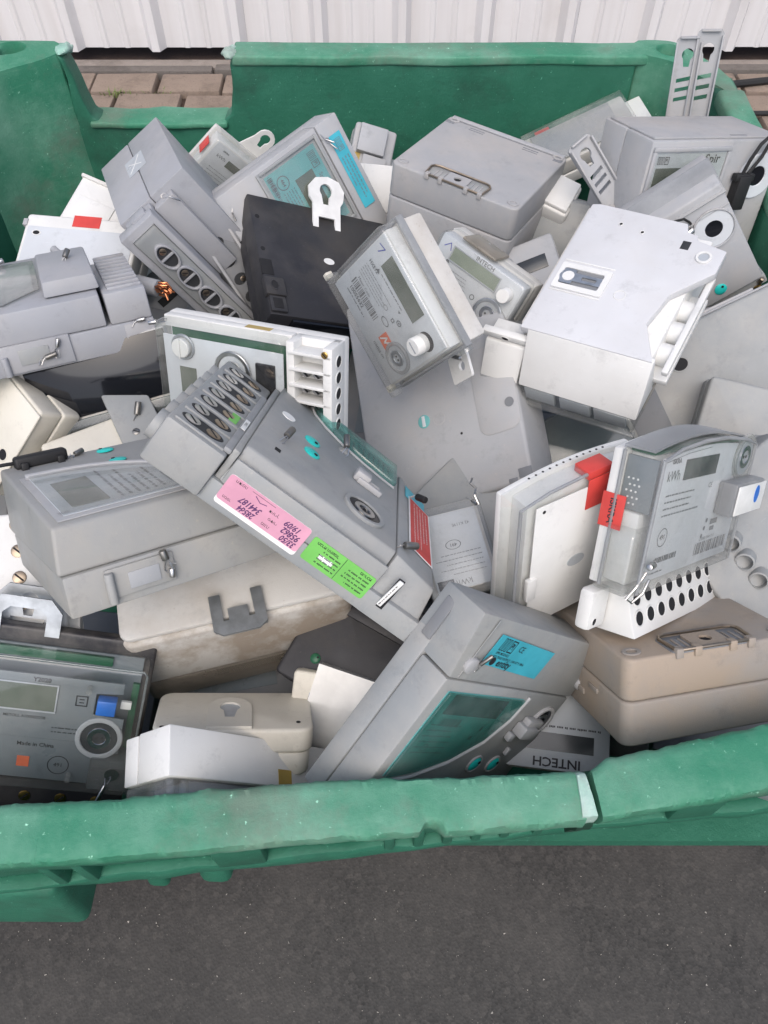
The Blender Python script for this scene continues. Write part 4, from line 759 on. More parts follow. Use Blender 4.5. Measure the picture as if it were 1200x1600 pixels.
# --- white meter showing its back plate
t=thing('electricity_meter','white meter showing its flat back plate with a metal rail clip, right of centre','meter','whiteback')
part('back_plate',K().prism([(70,-82),(70,84),(62,86),(-30,82),(-34,72),(-44,70),(-47,64),(-76,58),(-76,30),(-47,-5),(-40,-42),(-62,-82)],0,9,bev=1.2),MT['white_grey'],t)
bx(t,'body','white',-58,66,-80,76,9.2,58,3); part('side_band',K().box(66.3,73,-76,82,2,56,3),MT['white_dirty'],t); part('terminal_end',K().hexa([(-63,-82,1),(62,-82,1),(62,-76,1),(-63,-76,1)],[(-61,-116,48),(62,-116,48),(62,-76,48),(-61,-76,48)],1.5),MT['white'],t)
part('cover_lip',K().box(-76,-70,-82,34,10,16,1.2),MT['white'],t); bx(t,'terminal_floor','white',-74,-56,-78,24,30,36,1)
for i in range(3): part('cable_sleeve',K().lathe((-70,-2-i*26,24),(1,0,0),[(11,0),(11,26),(9,27),(.01,27)],18),MT['white'],t)
k=plate_holes(rrect(-26,26,-16,16,2),[rrect(-21,20,-10,10,2)],0,1.4,mat=FB(-.2,38,-12)); part('clip_frame',k,MT['white'],t); sticker(t,FB(-.1,38,-12),-21,20,-10,10,'grey_dark',.15,name='clip_recess')
part('rail_clip',plate_holes([(-20,-9),(-8,-9),(-8,-5),(20,-5),(20,5),(-8,5),(-8,9),(-20,9),(-23,0)],[circ(-14,0,5),rrect(0,15,-2,2,.8)],.4,1.6,mat=FB(-.2,38,-12)),MT['zinc'],t); disc(t,'clip_disc','white',(52,-12,-.5),(0,0,-1),6,1.6)
for i,y in enumerate((8,-30)): part('plate_ridge',K().box(12,64,y-.8,y+.8,-.9,.2,.3),MT['white'],t)
bx(t,'square_opening','void',-42,-34,50,60,-.5,2,.2); part('boss',K().ring((-59,45,-.1),(0,0,-1),7.5,5,1.6),MT['white'],t); disc(t,'boss_face','label_silver',(-59,45,-.2),(0,0,-1),5,.2)
for x,y in ((31,65),(7,60)): hole(t,(x,y,-.1),(0,0,-1),1.6,1,.8,'white')
part('moulding_mark',K().ring((-4,-19,-.05),(0,0,-1),6,5,.5),MT['white'],t)
c=part('auxiliary_block',K().hexa([(64,-90,24),(108,-90,24),(108,-62,24),(64,-62,24)],[(66,-114,54),(108,-114,54),(108,-62,54),(66,-62,54)],1.5),MT['white'],t); bx(t,'fixing_tab','white',62,112,-88,-80,14,22,1.5); hole(t,(86,-88.2,18),(0,-1,0),2.4,1.6,.6,'white')
for r in range(2):
    for i in range(3): bx(c,'terminal_slot','void',72+i*11,80+i*11,-114.8,-113.6,58+r*13,66+r*13,.2)
bx(c,'terminal_front','grey_light',66,108,-114,-66,54.4,84,1)
part('clear_cover',K().box(-58,60,-117,-60,48.5,72,3),MT['clear'],t)
for i,x in enumerate((-50,-14,24)): bx(t,'label_window','label_silver',x,x+32,-115,-111,51,69,.4)
bx(t,'cover_rail','clear_dusty',-60,62,-120,-114,71,75,1); seal(t,(70,-114,60),(.9,-.2,.4),13,3,'steel'); k=K(); k.cyl((10,-70,74),(0,0,1),9,16,16); part('dusty_button',k,MT['clear_mud'],t); bx(t,'dusty_face','clear_mud',-54,60,-84,40,74,88,6)
# --- flat plate
t=thing('electricity_meter','flat smooth grey meter back lying under the central meters','meter','plate')
bx(t,'shell','grey_light',-98,98,-131,131,0,60,4,seg=3); part('moulding_plug',K().lathe((-15,-36,60),(0,0,1),[(7.5,0),(7.5,.5),(6.5,.9),(.01,.9)],24),MT['label_teal'],t); bx(t,'plug_bar','label_white',-17,-13,-42,-30,60.8,61.4,.2)
part('moulding_ring',K().ring((4,-38,59.9),(0,0,1),7.5,6.8,.4),MT['grey_light'],t); part('corner_recess',K().box(50,97,-74,20,60,60.8,.5,cr=12),MT['grey_light'],t); disc(t,'recess_screw','grey_dark',(88,-46,60.6),(0,0,1),5,1.2); part('lower_lip',K().box(-40,70,-137,-131,30,34,1),MT['grey_light'],t); bx(t,'notch','grey_dark',84,98.4,-126,-116,59.6,60.6,.2); bx(t,'notch','grey_dark',72,82,-129,-124,59.7,60.5,.2)
hole(t,(28,-62,60),(0,0,1),1.4,rim=0)
# --- back right
t=thing('electricity_meter','pale grey meter standing at the back right with a black cable tie on its front','meter','backright')
bx(t,'base','grey_light',-90,90,-154,154,0,44,2); bx(t,'cover','grey_light',-90,90,-154,154,44.6,97,2.5); part('top_crust',K().box(-86,86,154,156.5,4,92,1),MT['grey_dusty'],t); bx(t,'top_groove','grey_dark',18,40,156.2,157,86,89,.1)
k=K(); k.box(-87,17,143,148,97,100,1).box(-87,17,72,76,97,100,1).box(-87,-82,76,143,97,100,1).box(12,17,76,143,97,100,1); part('window_frame',k,MT['grey_light'],t)
s=sticker(t,FZ(97.2),-82,12,76,143,'label_white',.3,name='label_plate'); lcd(s,FZ(97.6),-78,-6,88,126,'lcd'); P=PK(FZ(98)); logo_bars(P,-78,130,8); P.t('Spir',-16,135,13,bold=.02); pr(s,P,'ink'); part('window',K().box(-81,11,77,142,98.4,99.4,.3),MT['clear'],t)
p=part('optical_port',K().ring((64,115,97),(0,0,1),25,11,2.5,32),MT['label_white'],t); part('port_face',K().cyl((64,115,97),(0,0,1),11.5,1.4,24),MT['glass_black'],p)
c=bx(t,'cable_tie_block','rubber',32,50,80,118,97,110,2); part('cable_tie_loop',K().tube([(38,118,104),(40,134,106),(46,152,108),(54,160,108),(60,154,106),(56,138,105),(46,120,104)],2,8),MT['rubber'],c); bx(c,'cable_tie_head','rubber',28,54,112,120,99,108,1.5)
# --- port meter
t=thing('electricity_meter','pale grey meter leaning at the right with a round white port and teal plug','meter','port')
bx(t,'base','grey_light',-83,83,-84,84,0,30,2.5); k=K(); k.hexa([(-83,-84,30.4),(83,-84,30.4),(83,84,30.4),(-83,84,30.4)],[(-80,-82,69),(80,-82,69),(80,70,69),(-80,70,69)],2.5); part('cover',k,MT['grey_light'],t)
part('frosted_visor',K().hexa([(-84,56,69.5),(82,56,69.5),(82,88,30),(-84,88,30)],[(-84,58,72.5),(82,58,72.5),(84,92,33),(-84,92,33)],1),MT['frost'],t); part('ridge',K().box(-80,80,40,42,69,70.4,.4),MT['grey_light'],t)
p=part('optical_port',K().ring((52,20,69),(0,0,1),27,24.5,3,36),MT['grey_light'],t); part('port_face',K().ring((52,20,69),(0,0,1),24.4,11,1.4,36),MT['label_white'],p); disc(p,'port_core','glass_black',(52,20,69),(0,0,1),11.5,1,24)
plug(t,(28,-66,69),8,'cyan'); bx(t,'lower_cover','grey',-82,84,-98,-84.5,6,60,2); part('wire_loop',K().tube([(6,52,70),(8,60,76),(16,64,80),(26,60,80),(30,50,76),(31,44,70)],1.6,8),MT['rubber'],t); seal(t,(30,36,71),(-.9,-.1,.2),14,5,'steel'); seal(t,(74,-92,62),(.4,.6,.5),10,3,'tarnish'); seal(t,(66,-98,60),(.7,.1,.4),9,3,'brass')
# --- right, showing back
t=thing('electricity_meter','big plain grey meter back at the right edge with two screw holes','meter','rightback')
bx(t,'back_shell','grey',-120,120,-100,100,0,38,4,seg=3); bx(t,'front_shell','grey',-118,118,-98,98,38.5,80,4); part('upper_step',K().box(-118,66,100,103,6,34,2),MT['grey_light'],t)
hole(t,(38,62,-.1),(0,0,-1),7,1.2,1.5,'grey'); hole(t,(110,74,-.1),(0,0,-1),5,1,1.2,'grey'); bx(t,'corner_recess','grey_dark',74,112,-24,50,-.8,2,.4); bx(t,'top_ledge','grey_light',-70,64,102.5,106,8,30,1.5); part('ledge_notch',K().box(-20,-12,105,107,10,18,.3),MT['grey_dark'],t)  # dark grey box on the face paints the shade of a corner recess
# --- two white utility meters with red seal stickers
def arch(x0,x1,y0,y1,b,n=9): return [(x0,y0),(x1,y0),(x1,y1)]+[(x1+(x0-x1)*i/n,y1+b*math.sin(math.pi*i/n)) for i in range(1,n)]+[(x0,y1)]
def archshell(poly,z0,z1,bev=3):
    k=K(); k.prism(poly,z0,z1); b=k.bm; b.normal_update()
    ed=[e for e in b.edges if all(abs(v.co.z-z1)<.01 for v in e.verts)]; bmesh.ops.bevel(b,geom=ed,offset=bev,segments=3,affect='EDGES',profile=.5); b.normal_update()
    bmesh.ops.delete(b,geom=[f for f in b.faces if all(abs(v.co.z-z0)<.01 for v in f.verts)],context='FACES'); return k
t=thing('electricity_meter','upright white meter with arched clear cover, kWh display and white button with blue oval','meter','iskb')
part('base',K().prism(arch(-87,87,-60,52,9),0,9,bev=1.5),MT['white'],t); part('inner_frame',K().box(-83,80,-56,4,9.2,30,2),MT['white'],t); part('inner_frame',K().box(-76,80,4.5,50,9.2,28,2),MT['white'],t); cbd=part('circuit_board',K().box(-81,-78,5,48,10,36,.3),MT['label_dark'],t)
for i in range(5):
    for j in range(3): part('solder_dot',K().cyl((-81,10+i*5,14+j*4+(i%2)*2),(-1,0,0),.9,.3,8),MT['sticker_white'],cbd)
part('circuit_board',K().box(-78,78,50.5,53,10,30,.3),MT['pcb'],t)
l=part('label_plate',K().prism(arch(-80,82,-52,50,6),38,39.4,bev=.4),MT['label_white'],t); part('clear_cover',archshell(arch(-87,88,-60,53,9),9.2,44,4),MT['clear_dusty'],t); part('cover_crown',K().prism([(-86,54)]+[(-86+172*i/10,54.5+9*math.sin(math.pi*i/10)) for i in range(1,10)]+[(86,54)]+[(86-172*i/10,56+9.6*math.sin(math.pi*i/10)) for i in range(0,11)],8,34),MT['frost'],t)
part('cover_edge',K().tube([(-86,-58,42.5),(-86,50,42.5),(-60,57,42.5),(-20,61,42.5),(20,61,42.5),(60,57,42.5),(86,51,42.5),(86,-58,42.5)],1.6,8),MT['frost'],t); part('cover_edge',K().tube([(-87.5,-60,10),(-87.5,52,10)],1.6,8),MT['frost'],t)  # pale frosted tubes stand in for highlights along the cover edges
lcd(l,FZ(39.5),-42,18,30,47,'lcd_dark'); P=PK(FZ(39.8)); P.t('ISKRA',-66,47,5.5,bold=.03).t('kWh',-70,35,12,sx=.9).t('CE',10,20,6.5).bars(-66,6,0,22,4,3,.3).circ(-56,-16,8,7.2).t('491',-56,-16,6,align='CENTER',bold=.02).barcode(12,76,-44,-33,6).t('210000 10411713',18,-30,4).barcode(-62,-24,-38,-33,8).bars(-66,-34,-48,-44,1,4).circ(24,-13,2,0).circ(22,-20,2,0).circ(20,-27,2,0).r(32,46,-18,-13).r(34,42,-24,-20); P.line([(-78,-49),(-78,47),(-40,52),(0,54)],.5); pr(l,P,'ink_grey')
port(t,(70,40,40),21,'clear_dusty','label_silver','chrome'); q=bx(t,'button_box','frost',32,92,-8,22,40,56,2); bx(q,'button_face','sticker_white',34,92,-6,20,56.2,57.6,.5); part('blue_oval',K().lathe((74,10,57.6),(0,0,1),[(8,0),(8,.3),(.01,.3)],20,.6),MT['blue'],q)
b=part('terminal_block',K().hexa([(-70,-106,0),(92,-106,0),(92,-60.5,0),(-70,-60.5,0)],[(-70,-102,42),(92,-102,42),(92,-60.5,26),(-70,-60.5,26)],1.5),MT['white'],t); FH=frame((0,-60.5,26.2),(1,0,0),(0,-.93,.36)); FHn=-(FH.col[2].xyz); part('side_foot',K().box(-98,-70.5,-100,-64,0,14,4),MT['white'],b); hole(b,(-90,-92,14),(0,0,1),3,1,.6,'white')
for i in range(8):
    for r in range(2): hole(b,FH@Vector((-58+i*19,12+r*17,0)),FHn,6,1,1.3,'white')
part('terminal_cover',shell(-96,-60,-62,-8,9,36,6,3),MT['clear_dusty'],t); part('red_seal',K().box(-88.4,-87.6,-12,16,-1,19,.1),MT['sticker_red'],t,'red paper seal over the case edge'); pr(t,PK(frame((-88.6,2,9),(0,-1,0),(0,0,1))).t('ISKRA',0,0,8,align='CENTER',bold=.02),'ink')
seal(t,(-74,-34,46),(-.9,.1,.2),14,2.6,'steel'); part('seal_loop',K().tube([(-80,-40,44),(-88,-52,42),(-92,-62,38),(-86,-66,40),(-78,-58,44),(-76,-46,46)],1.2,8),MT['steel'],t)
t=thing('electricity_meter','white meter with a plain cover and red seal, tilted behind the kWh-display one','meter','iska')
part('base',K().prism(arch(-69,69,-100,40,6),0,7,bev=1.5),MT['white'],t); part('inner_body',K().prism(arch(-58,60,-96,36,6),7.2,27,bev=1),MT['white'],t); part('front_plate',K().box(-54,52,-98,37,32.2,33.4,.5),MT['white'],t)
part('clear_cover',archshell(arch(-69,69,-100,42,7),7.2,32,3),MT['clear_dusty'],t); part('cover_edge',K().tube([(-68,-98,31),(-68,40,31),(-40,46,31),(0,48.5,31),(40,46,31),(68,41,31)],1.5,8),MT['frost'],t); part('red_seal',K().box(-2,24,43.6,50.6,16,33,.2).box(-2,24,14,44,33.6,34.2,.1),MT['sticker_red'],t,'red paper seal folded over the top edge')  # pale tube on the cover outline imitates an edge highlight
part('plate_slot',K().lathe((-4,-40,33.4),(0,0,1),[(6,0),(6,.4),(.01,.4)],18,1.6),MT['label_silver'],t); hole(t,(-46,31,33.4),(0,0,1),1.6,rim=0); k=K(); 
for i in range(12): part('vent_dot',K().cyl((-46+i*7,50.8+2*math.sin(i*.26),12),(0,1,0),1.0,.4,8),MT['hole'],t)
part('latch',K().box(-58,-48,-62,-38,31,36,1),MT['white'],t); part('screw_boss',K().lathe((-52,-98,30),(0,0,1),[(12,0),(12,3),(10,4),(.01,4)],20),MT['grey_light'],t)
# --- black meter at the lower left
t=thing('electricity_meter','black-backed meter at the lower left with clear cover, blue button and metal hanger','meter','blue')
bx(t,'back_shell','black_dusty',-104,95,-78,72,0,13,3,seg=3,cr=8); part('hanger',plate_holes([(-46,60),(-46,92),(-36,104),(0,104),(10,92),(10,60),(-4,60),(-4,74),(-32,74),(-32,60)],[keyhole(-18,90,8,14)],-3,-1),MT['zinc'],t)
part('hanger_front',plate_holes([(-48,66),(-48,88),(-38,100),(2,100),(12,88),(12,66),(0,66),(0,84),(-6,90),(-30,90),(-36,84),(-36,66)],[],13,15),MT['zinc'],t)
bx(t,'inner_floor','label_dark',-98,86,-56,58,13.2,16,.5); part('circuit_board',K().box(-80,60,48,56,16,20,.3),MT['pcb'],t); part('circuit_board',K().box(80,86,-30,34,16,20,.3),MT['pcb'],t); l=part('label_plate',K().prism([(-98,-56),(56,-58),(56,-30),(78,-26),(78,8),(52,10),(52,30),(74,32),(74,42),(-98,42)],36,38,bev=.5),MT['label_dark'],t)
lcd(l,FZ(38.2),-60,20,9,33,'lcd','label_silver'); P=PK(FZ(38.4)); P.t('Y2020',0,37.5,5.5,bold=.03).t('METOLL A1000ED23B',-20,2,3.6,bold=.01).t('Made in China',-6,-24,5.2,bold=.01).circ(30,-42,9,8.3,sx=1).t('491',30,-42,5.2,align='CENTER').bars(-90,-20,-16,-2,2,5,.35).bars(20,44,-12,-4,2,6,.35).bars(-90,44,-18,-17,1,2,.2); P.r(36,46,17,18).r(36,46,26,27).r(36,37,17,27).r(45,46,17,27).r(39,43,20,21).r(39,43,23,24); pr(l,P,'ink'); sticker(l,FZ(38.3),-4,6,-46,-36,'orange',.2,name='logo')
q=bx(t,'blue_button','blue',54,70,14,28,34,46,1.2); bx(t,'number_wheel','sticker_white',73,82,16,23,30,34,.5); port(t,(60,-12,37),20,'label_silver','lcd_dark','chrome'); part('clear_cover',shell(-104,91,-61,61,13.2,49,5,3),MT['clear'],t); part('cover_rim',K().tube([(-104,61,49),(88,61,49),(91,58,49),(91,-58,49)],1.1,8),MT['clear_grey'],t)
b=bx(t,'terminal_cover','clear_grey',56,90,-60,-30,13.4,44,2); disc(b,'cover_screw','chrome',(76,-42,44),(0,0,1),6,2); seal(t,(72,-50,50),(-.3,-.9,.3),16,1.4,'steel'); b=bx(t,'terminal_block','black',-100,88,-96,-62,4,34,2)
for i in range(6): screw(b,(-84+i*30,-78,34),(0,0,1),5,'brass')
for x,y in ((46,36),(40,-50)): disc(t,'cover_pin','clear_dusty',(x,y,39),(0,0,1),2.4,9)
# --- front whites and creams
t=thing('electricity_meter','white meter lying face down behind the front rim with a small gold sticker','meter','whitefront')
bx(t,'side_wall','white',-84,130,-19,19,50,86,1.5); bx(t,'base','white',-84,130,-19,18,34,49.4,1.5); part('clear_cover',K().box(-82,96,-34,-19.5,34,84,2),MT['clear_dusty'],t); bx(t,'inner_frame','label_dark',-60,92,-32,-20,40,80,1); sticker(t,FZ(86.2),32,48,-19,-5,'gold')
for x in (-76,-64): part('cover_post',K().cyl((x,-34,78),(0,1,0),3.5,14,12),MT['clear'],t)
t=thing('electricity_meter','cream meter back with a keyhole hanger, under the dusty white box','meter','creamkey')
bx(t,'back_shell','cream',-67,68,-36,40,0,22,3,seg=3,cr=12); bx(t,'front_shell','cream',-65,66,-34,38,22.5,44,3,cr=12); part('hanger_tab',plate_holes([(-14,-34),(24,-34),(24,4)]+arc(5,4,19,0,180,8)+[(-14,4)],[keyhole(5,4,9,20)],-2.4,-.1),MT['cream'],t); part('keyhole_back',K().prism(keyhole(5,4,9.2,20.4),-.6,-.2),MT['label_silver'],t)
for x,y in ((60,-30),(-54,-22),(-54,30)): hole(t,(x,y,-.1),(0,0,-1),2,rim=0)
s=sticker(t,frame((-67.4,30,22),(0,1,0),(0,0,-1)),-26,26,-14,14,'label_white',.3); pr(s,PK(frame((-67.9,30,22),(0,1,0),(0,0,-1))).bars(-22,22,-10,12,3,4,.6),'ink_blue')
t=thing('electricity_meter','mud-stained white meter lying face down with a metal rail clip on its edge','meter','dusty')
bx(t,'back_shell','white_dirty',-105,105,-80,76,0,6,2,cr=10); bx(t,'side_wall','white_mud',-105,105,-80,80,6.2,82,4,seg=3,cr=10); part('clear_cover',K().box(-104,103,-78,79,82.5,122,4,cr=10),MT['clear_mud'],t); bx(t,'face_block','white_dirty',-90,90,-70,66,84,114,3)
part('rail_clip',plate_holes([(-24,-18),(-24,18),(-16,24),(16,24),(24,18),(24,-18),(14,-18),(14,10),(9,10),(9,-2),(-9,-2),(-9,10),(-14,10),(-14,-18)],[],0,2.4,mat=frame((0,72,-3.2),(-1,0,0),(0,1,0))),MT['zinc'],t); part('clip_tail',K().box(-24,24,80.5,83,-4,14,1),MT['zinc'],t)
# --- smaller, partly hidden meters
t=thing('electricity_meter','small upside-down clear-cased kWh meter beside the end of the pink-stickered one','meter','kwh')
bx(t,'base','white_dirty',-38,38,-50,50,0,10,2); l=bx(t,'label_plate','label_white',-32,32,-44,44,22,23,.4); P=PK(FZ(23.3)); P.t('kWh',-8,37,9).circ(2,-6,5.5,4.9,sx=1.6).t('491',2,-6,5.5,align='CENTER',bold=.02).t('42 K119E',-22,-28,5).bars(-26,26,2,30,5,4,.25); pr(l,P,'ink_grey'); lcd(l,FZ(23.2),12,30,32,42,'lcd_dark'); part('clear_cover',shell(-39,39,-51,51,8,35,5,4),MT['clear_dusty'],t)
part('seal_twist',K().tube([(-36,-40,36),(-34,-50,40),(-38,-58,38),(-33,-64,42),(-37,-70,40)],1.2,6),MT['steel'],t); seal(t,(-30,-46,37),(-.3,.8,.5),9,2,'steel')
t=thing('electricity_meter','dark-windowed meter wedged under the left-edge meter, its face tipped down','meter','dark')
bx(t,'base','cream',-85,85,-50,50,0,30,4); k=K(); k.hexa([(-85,-50,30.4),(85,-50,30.4),(85,50,30.4),(-85,50,30.4)],[(-84,-49,50),(84,-49,50),(84,49,50),(-84,49,50)],3); part('front_shell',k,MT['white_dirty'],t); bx(t,'dark_window','glass_black',-72,84,-20,48,50.2,52,.6); part('clear_strip',K().box(-78,84,-49,-22,50.2,56,1.5),MT['clear_grey'],t); bx(t,'inner_strip','black',-74,82,-47,-24,50.1,51,.2)
for x in (-66,-14): bx(t,'strip_clip','clear_dusty',x,x+12,-46,-30,52,58,1)
bx(t,'blue_tab','blue',-56,-42,-52,-46,52,56,.6)
for i in range(4): part('side_vent',K().box(-86,-84.8,-42+i*22,-28+i*22,12,26,.3),MT['void'],t)
t=thing('electricity_meter','small clear-cased kWh meter with a white keyhole tab, at the back','meter','kwhback')
bx(t,'base','white_dirty',-58,60,-70,32,0,10,3); part('inner_body',K().box(-54,54,-68,28,10.2,34,3),MT['white'],t); l=bx(t,'label_plate','label_white',-52,52,-66,29,42,43,.4); lcd(l,FZ(43.1),-22,12,3,15,'lcd'); P=PK(FZ(43.3)); P.t('kWh',-42,11,8).t('ISKRA',-38,22,4,bold=.02).bars(-40,30,-30,-8,4,5,.25).circ(-30,-40,3,0); pr(l,P,'ink_grey'); part('clear_cover',shell(-58,60,-70,34,10,46,8,5),MT['clear_dusty'],t)
part('keyhole_tab',plate_holes([(-12,30),(36,30),(28,56)]+arc(14,62,15,0,180,8)+[(-2,56)],[keyhole(14,62,8,16)],0,3),MT['white'],t); part('red_seal',K().box(-58.8,-58,-8,14,14,34,.1),MT['sticker_red'],t)
for i in range(9): part('seal_chain_link',K().ring((-44+i*4.5,-64-i*2.2,44+i%2),(.3*(i%2),.5,1),3,1.8,1.2,12),MT['rubber'],t)
t=thing('electricity_meter','upside-down silver meter face lettered INTECH behind the cracked front rim','meter','invint')
bx(t,'base','white_dirty',-50,48,-42,40,10,26,3); l=bx(t,'label_plate','label_silver',-49,47,-40,39,26.2,30,.6); lcd(l,FZ(30.1),-34,30,6,22,'lcd_dark'); P=PK(FZ(30.4)); P.t('INTECH',0,32,11.5,align='CENTER',bold=.02,sx=1.1).circ(20,-8,3.4,2.2).bars(-40,34,-4,4,1,4,.3); pr(l,P,'ink')
def gen(pose,label,mat,style,mat2=None,seed=0):
    p=POSE[pose]; w,h,d=[x*1000 for x in p['d']]; t=thing('electricity_meter',label,'meter',pose); m2=mat2 or mat
    bx(t,'back_shell',mat,-w/2,w/2,-h/2,h/2,0,d*.45,2.5,seg=3,cr=4); bx(t,'front_shell',m2,-w/2+1,w/2-1,-h/2+1,h/2-1,d*.46,d,3,seg=3,cr=5)
    if style=='label':
        l=bx(t,'label_plate','label_white',-w*.4,w*.4,-h*.3,h*.42,d,d+.8,.3); lcd(l,FZ(d+.9),-w*.28,w*.2,h*.16,h*.32,'lcd_dark'); pr(l,PK(FZ(d+1)).bars(-w*.34,w*.34,-h*.24,h*.1,5,seed,.3),'ink_grey'); part('clear_cover',shell(-w/2,w/2,-h/2,h/2,d*.5,d+6,5,3),MT['clear_dusty'],t)
    if style=='term':
        n=5
        for i in range(n):
            cx=-w*.4+i*w*.2; hole(t,(cx,-h*.34,d),(0,0,1),w*.06,1,1.2,m2); screw(t,(cx,-h*.12,d),(0,0,1),w*.05,'tarnish'); part('cable_entry',K().lathe((cx,-h/2+1,d*.6),(0,-1,0),[(w*.085,0),(w*.085,9),(w*.07,9.4),(w*.07,2),(.01,2)],16),MT[m2],t)
    if style=='back':
        part('keyhole_tab',plate_holes(rrect(-12,12,h/2-4,h/2+20,6),[keyhole(0,h/2+10,5,10)],1,4),MT[mat],t); hole(t,(w*.3,h*.25,d),(0,0,1),3,1,1,m2); hole(t,(-w*.3,-h*.25,d),(0,0,1),3,1,1,m2)
    return t
t=gen('brass','white meter corner with a brass screw, far left at the back','white','none'); part('corner_panel',K().box(-30,24,-34,14,40,42,1),MT['white'],t); screw(t,(10,-26,42),(0,0,1),7,'brass',1.5); bx(t,'edge_strip','white_dirty',-40,40,40,45,34,44,1)
t=gen('redseal','pale white meter with a red seal on its edge, above the left-edge meter','white','none'); sticker(t,FZ(50.3),-14,24,24,41,'sticker_red',.4,name='red_seal'); part('front_plate',K().box(-74,74,-36,20,50,51,.5),MT['label_white'],t); hole(t,(-60,10,51),(0,0,1),3,1.6,1,'white'); bx(t,'corner_clip','grey_light',-82,-76,20,30,40,52,.8)
t=gen('stub','small pale grey terminal end beside the turquoise-labelled meter','grey_light','none'); bx(t,'upper_block','grey_light',-26,18,-10,34,50,62,1.5); bx(t,'panel','grey_light',-14,24,-36,-12,50,58,.6); part('cable_entry',K().lathe((34,-10,26),(1,0,0),[(15,0),(15,10),(12.5,10.5),(12.5,2),(.01,2)],20),MT['grey_light'],t); sticker(t,FZ(50.2),-28,-18,-26,-10,'gold',.3)
t=gen('strip','long white meter edge with a red seal against the back wall','white','none','white_dirty'); part('edge_flange',K().box(-44,44,60,116,20,26,1),MT['white'],t); bx(t,'cover_rib','grey_light',-34,34,-70,60,50,54,1.5); bx(t,'red_seal','sticker_red',-42,-10,-60,-36,49,51.5,.3); part('clear_edge',K().box(-40,40,-84,84,54.2,60,2),MT['clear_dusty'],t)
def bracket(pose,label,mat):
    p=POSE[pose]; w,h,d=[x*1000 for x in p['d']]; t=thing('hanger_bracket',label,'bracket',pose,group='slotted hanger brackets')
    o=[(-w*.42,-h/2),(w*.42,-h/2),(w/2,h*.3),(w/2,h*.46),(w*.38,h/2),(-w*.38,h/2),(-w/2,h*.46),(-w/2,h*.3)]
    hs=[keyhole(0,h*.30,w*.23,w*.45)]+[[(-w*.3,y),(w*.3,y+h*.035),(w*.3,y+h*.085),(-w*.3,y+h*.05)] for y in (-h*.02,-h*.13,-h*.24)]
    pl=part('strap',plate_holes(o,hs,0,d*.6),MT[mat],t); part('side_flange',K().box(-w/2-.2,-w/2+2.2,-h*.46,h*.44,d*.62,d*1.5,.6),MT[mat],t); part('side_flange',K().box(w/2-2.2,w/2+.2,-h*.46,h*.44,d*.62,d*1.5,.6),MT[mat],t); part('top_flange',K().box(-w*.36,w*.36,h/2-2.4,h/2,d*.62,d*1.4,.6),MT[mat],t)
    for s in (-1,1): part('foot_lug',K().cyl((s*w*.2,-h*.46,d*.4),(0,0,1),4,5,12),MT[mat],t)
    return t
bracket('brk','left one of two upright grey slotted brackets at the back right','grey_light'); bracket('brk2','right and taller of two upright grey slotted brackets at the back right','grey_light'); bracket('brk3','leaning grey slotted bracket in front of the back right meter','grey_light')
t=gen('mid1','grey meter side in the shade between the big square box and white back plate','grey','none'); bx(t,'seam_lid','grey',-42,42,-42,42,60,66,2); bx(t,'green_tag','sticker_green',50,66,30,54,40,58,.5)
t=gen('mid2','small white cap beside the leaning slotted bracket','white','none'); bx(t,'cap_lid','white',-26,26,-26,26,40,46,2); bx(t,'dark_clip','rubber',-20,-6,26,36,30,42,1)
t=gen('mid3','pale meter with a dark slot window below the big square box','white_dirty','none','grey_light'); bx(t,'slot_window','lcd_dark',-30,24,-8,10,40,41.2,.3); part('port_ring',K().ring((-30,-22,40),(0,0,1),10,7.5,2),MT['label_silver'],t)
t=gen('cream','cream meter at the left edge with a clip hole, under the dark-windowed one','cream','none'); bx(t,'front_panel','cream',-38,36,-54,56,50,53,1.5); hole(t,(20,-10,53),(0,0,1),6,1,1.5,'cream'); bx(t,'latch','cream',45,50,-30,-6,10,36,1)
t=gen('cream2','cream rounded meter end peeking out behind the arched-window meter','cream','none'); part('recess_panel',K().box(-40,-6,-10,44,50,52,2,cr=4),MT['white_dirty'],t); hole(t,(-24,18,52),(0,0,1),5,1,1.2,'cream'); bx(t,'grey_terminal_plate','grey',-10,60,-64,-18,50,58,2); seal(t,(20,-44,60),(.8,-.5,.4),14,3.4,'lead'); screw(t,(2,-36,58),(0,0,1),4,'lead')
t=thing('electricity_meter','shiny silver curved meter cover in the dark gap beside the cyan-labelled meter','meter','silver')
bx(t,'base','grey_dark',-44,44,-40,40,0,18,3); k=K(); n=8; po=[(-40,18)]+[(-40*math.cos(math.pi*i/(2*n)),18+34*math.sin(math.pi*i/(2*n))) for i in range(1,n+1)]+[(44,52),(44,18)]; k.prism([(a,b_) for a,b_ in po],-40,40,'x',bev=0); part('curved_cover',k,MT['mirror_white'],t); part('cover_band',K().box(-41,41,8,24,46,50,1),MT['chrome'],t)
t=gen('cream3','second cream meter back, tucked behind the keyhole one','cream','none'); hole(t,(-16,-16,-.1),(0,0,-1),2,rim=0)
t=gen('eug','grey meter face with a murky green display deep beside the gold-stickered white meter','label_silver','none'); lcd(t,FZ(40.2),-30,44,-6,24,'lcd'); pr(t,PK(FZ(40.6)).t('EUG',16,-16,11,bold=.03),'ink')
t=gen('tubes','grey meter at the right edge with round cable entries, below the plain grey back','grey','none','grey')
for i in range(3): part('cable_entry',K().lathe((27,-20+i*22,57),(.7,0,.7),[(9,0),(9,12),(7.4,12.5),(7.4,3),(.01,3)],18),MT['grey'],t)
t=gen('term','white terminal housing at the left edge above the metal hanger','white_dirty','term','white')
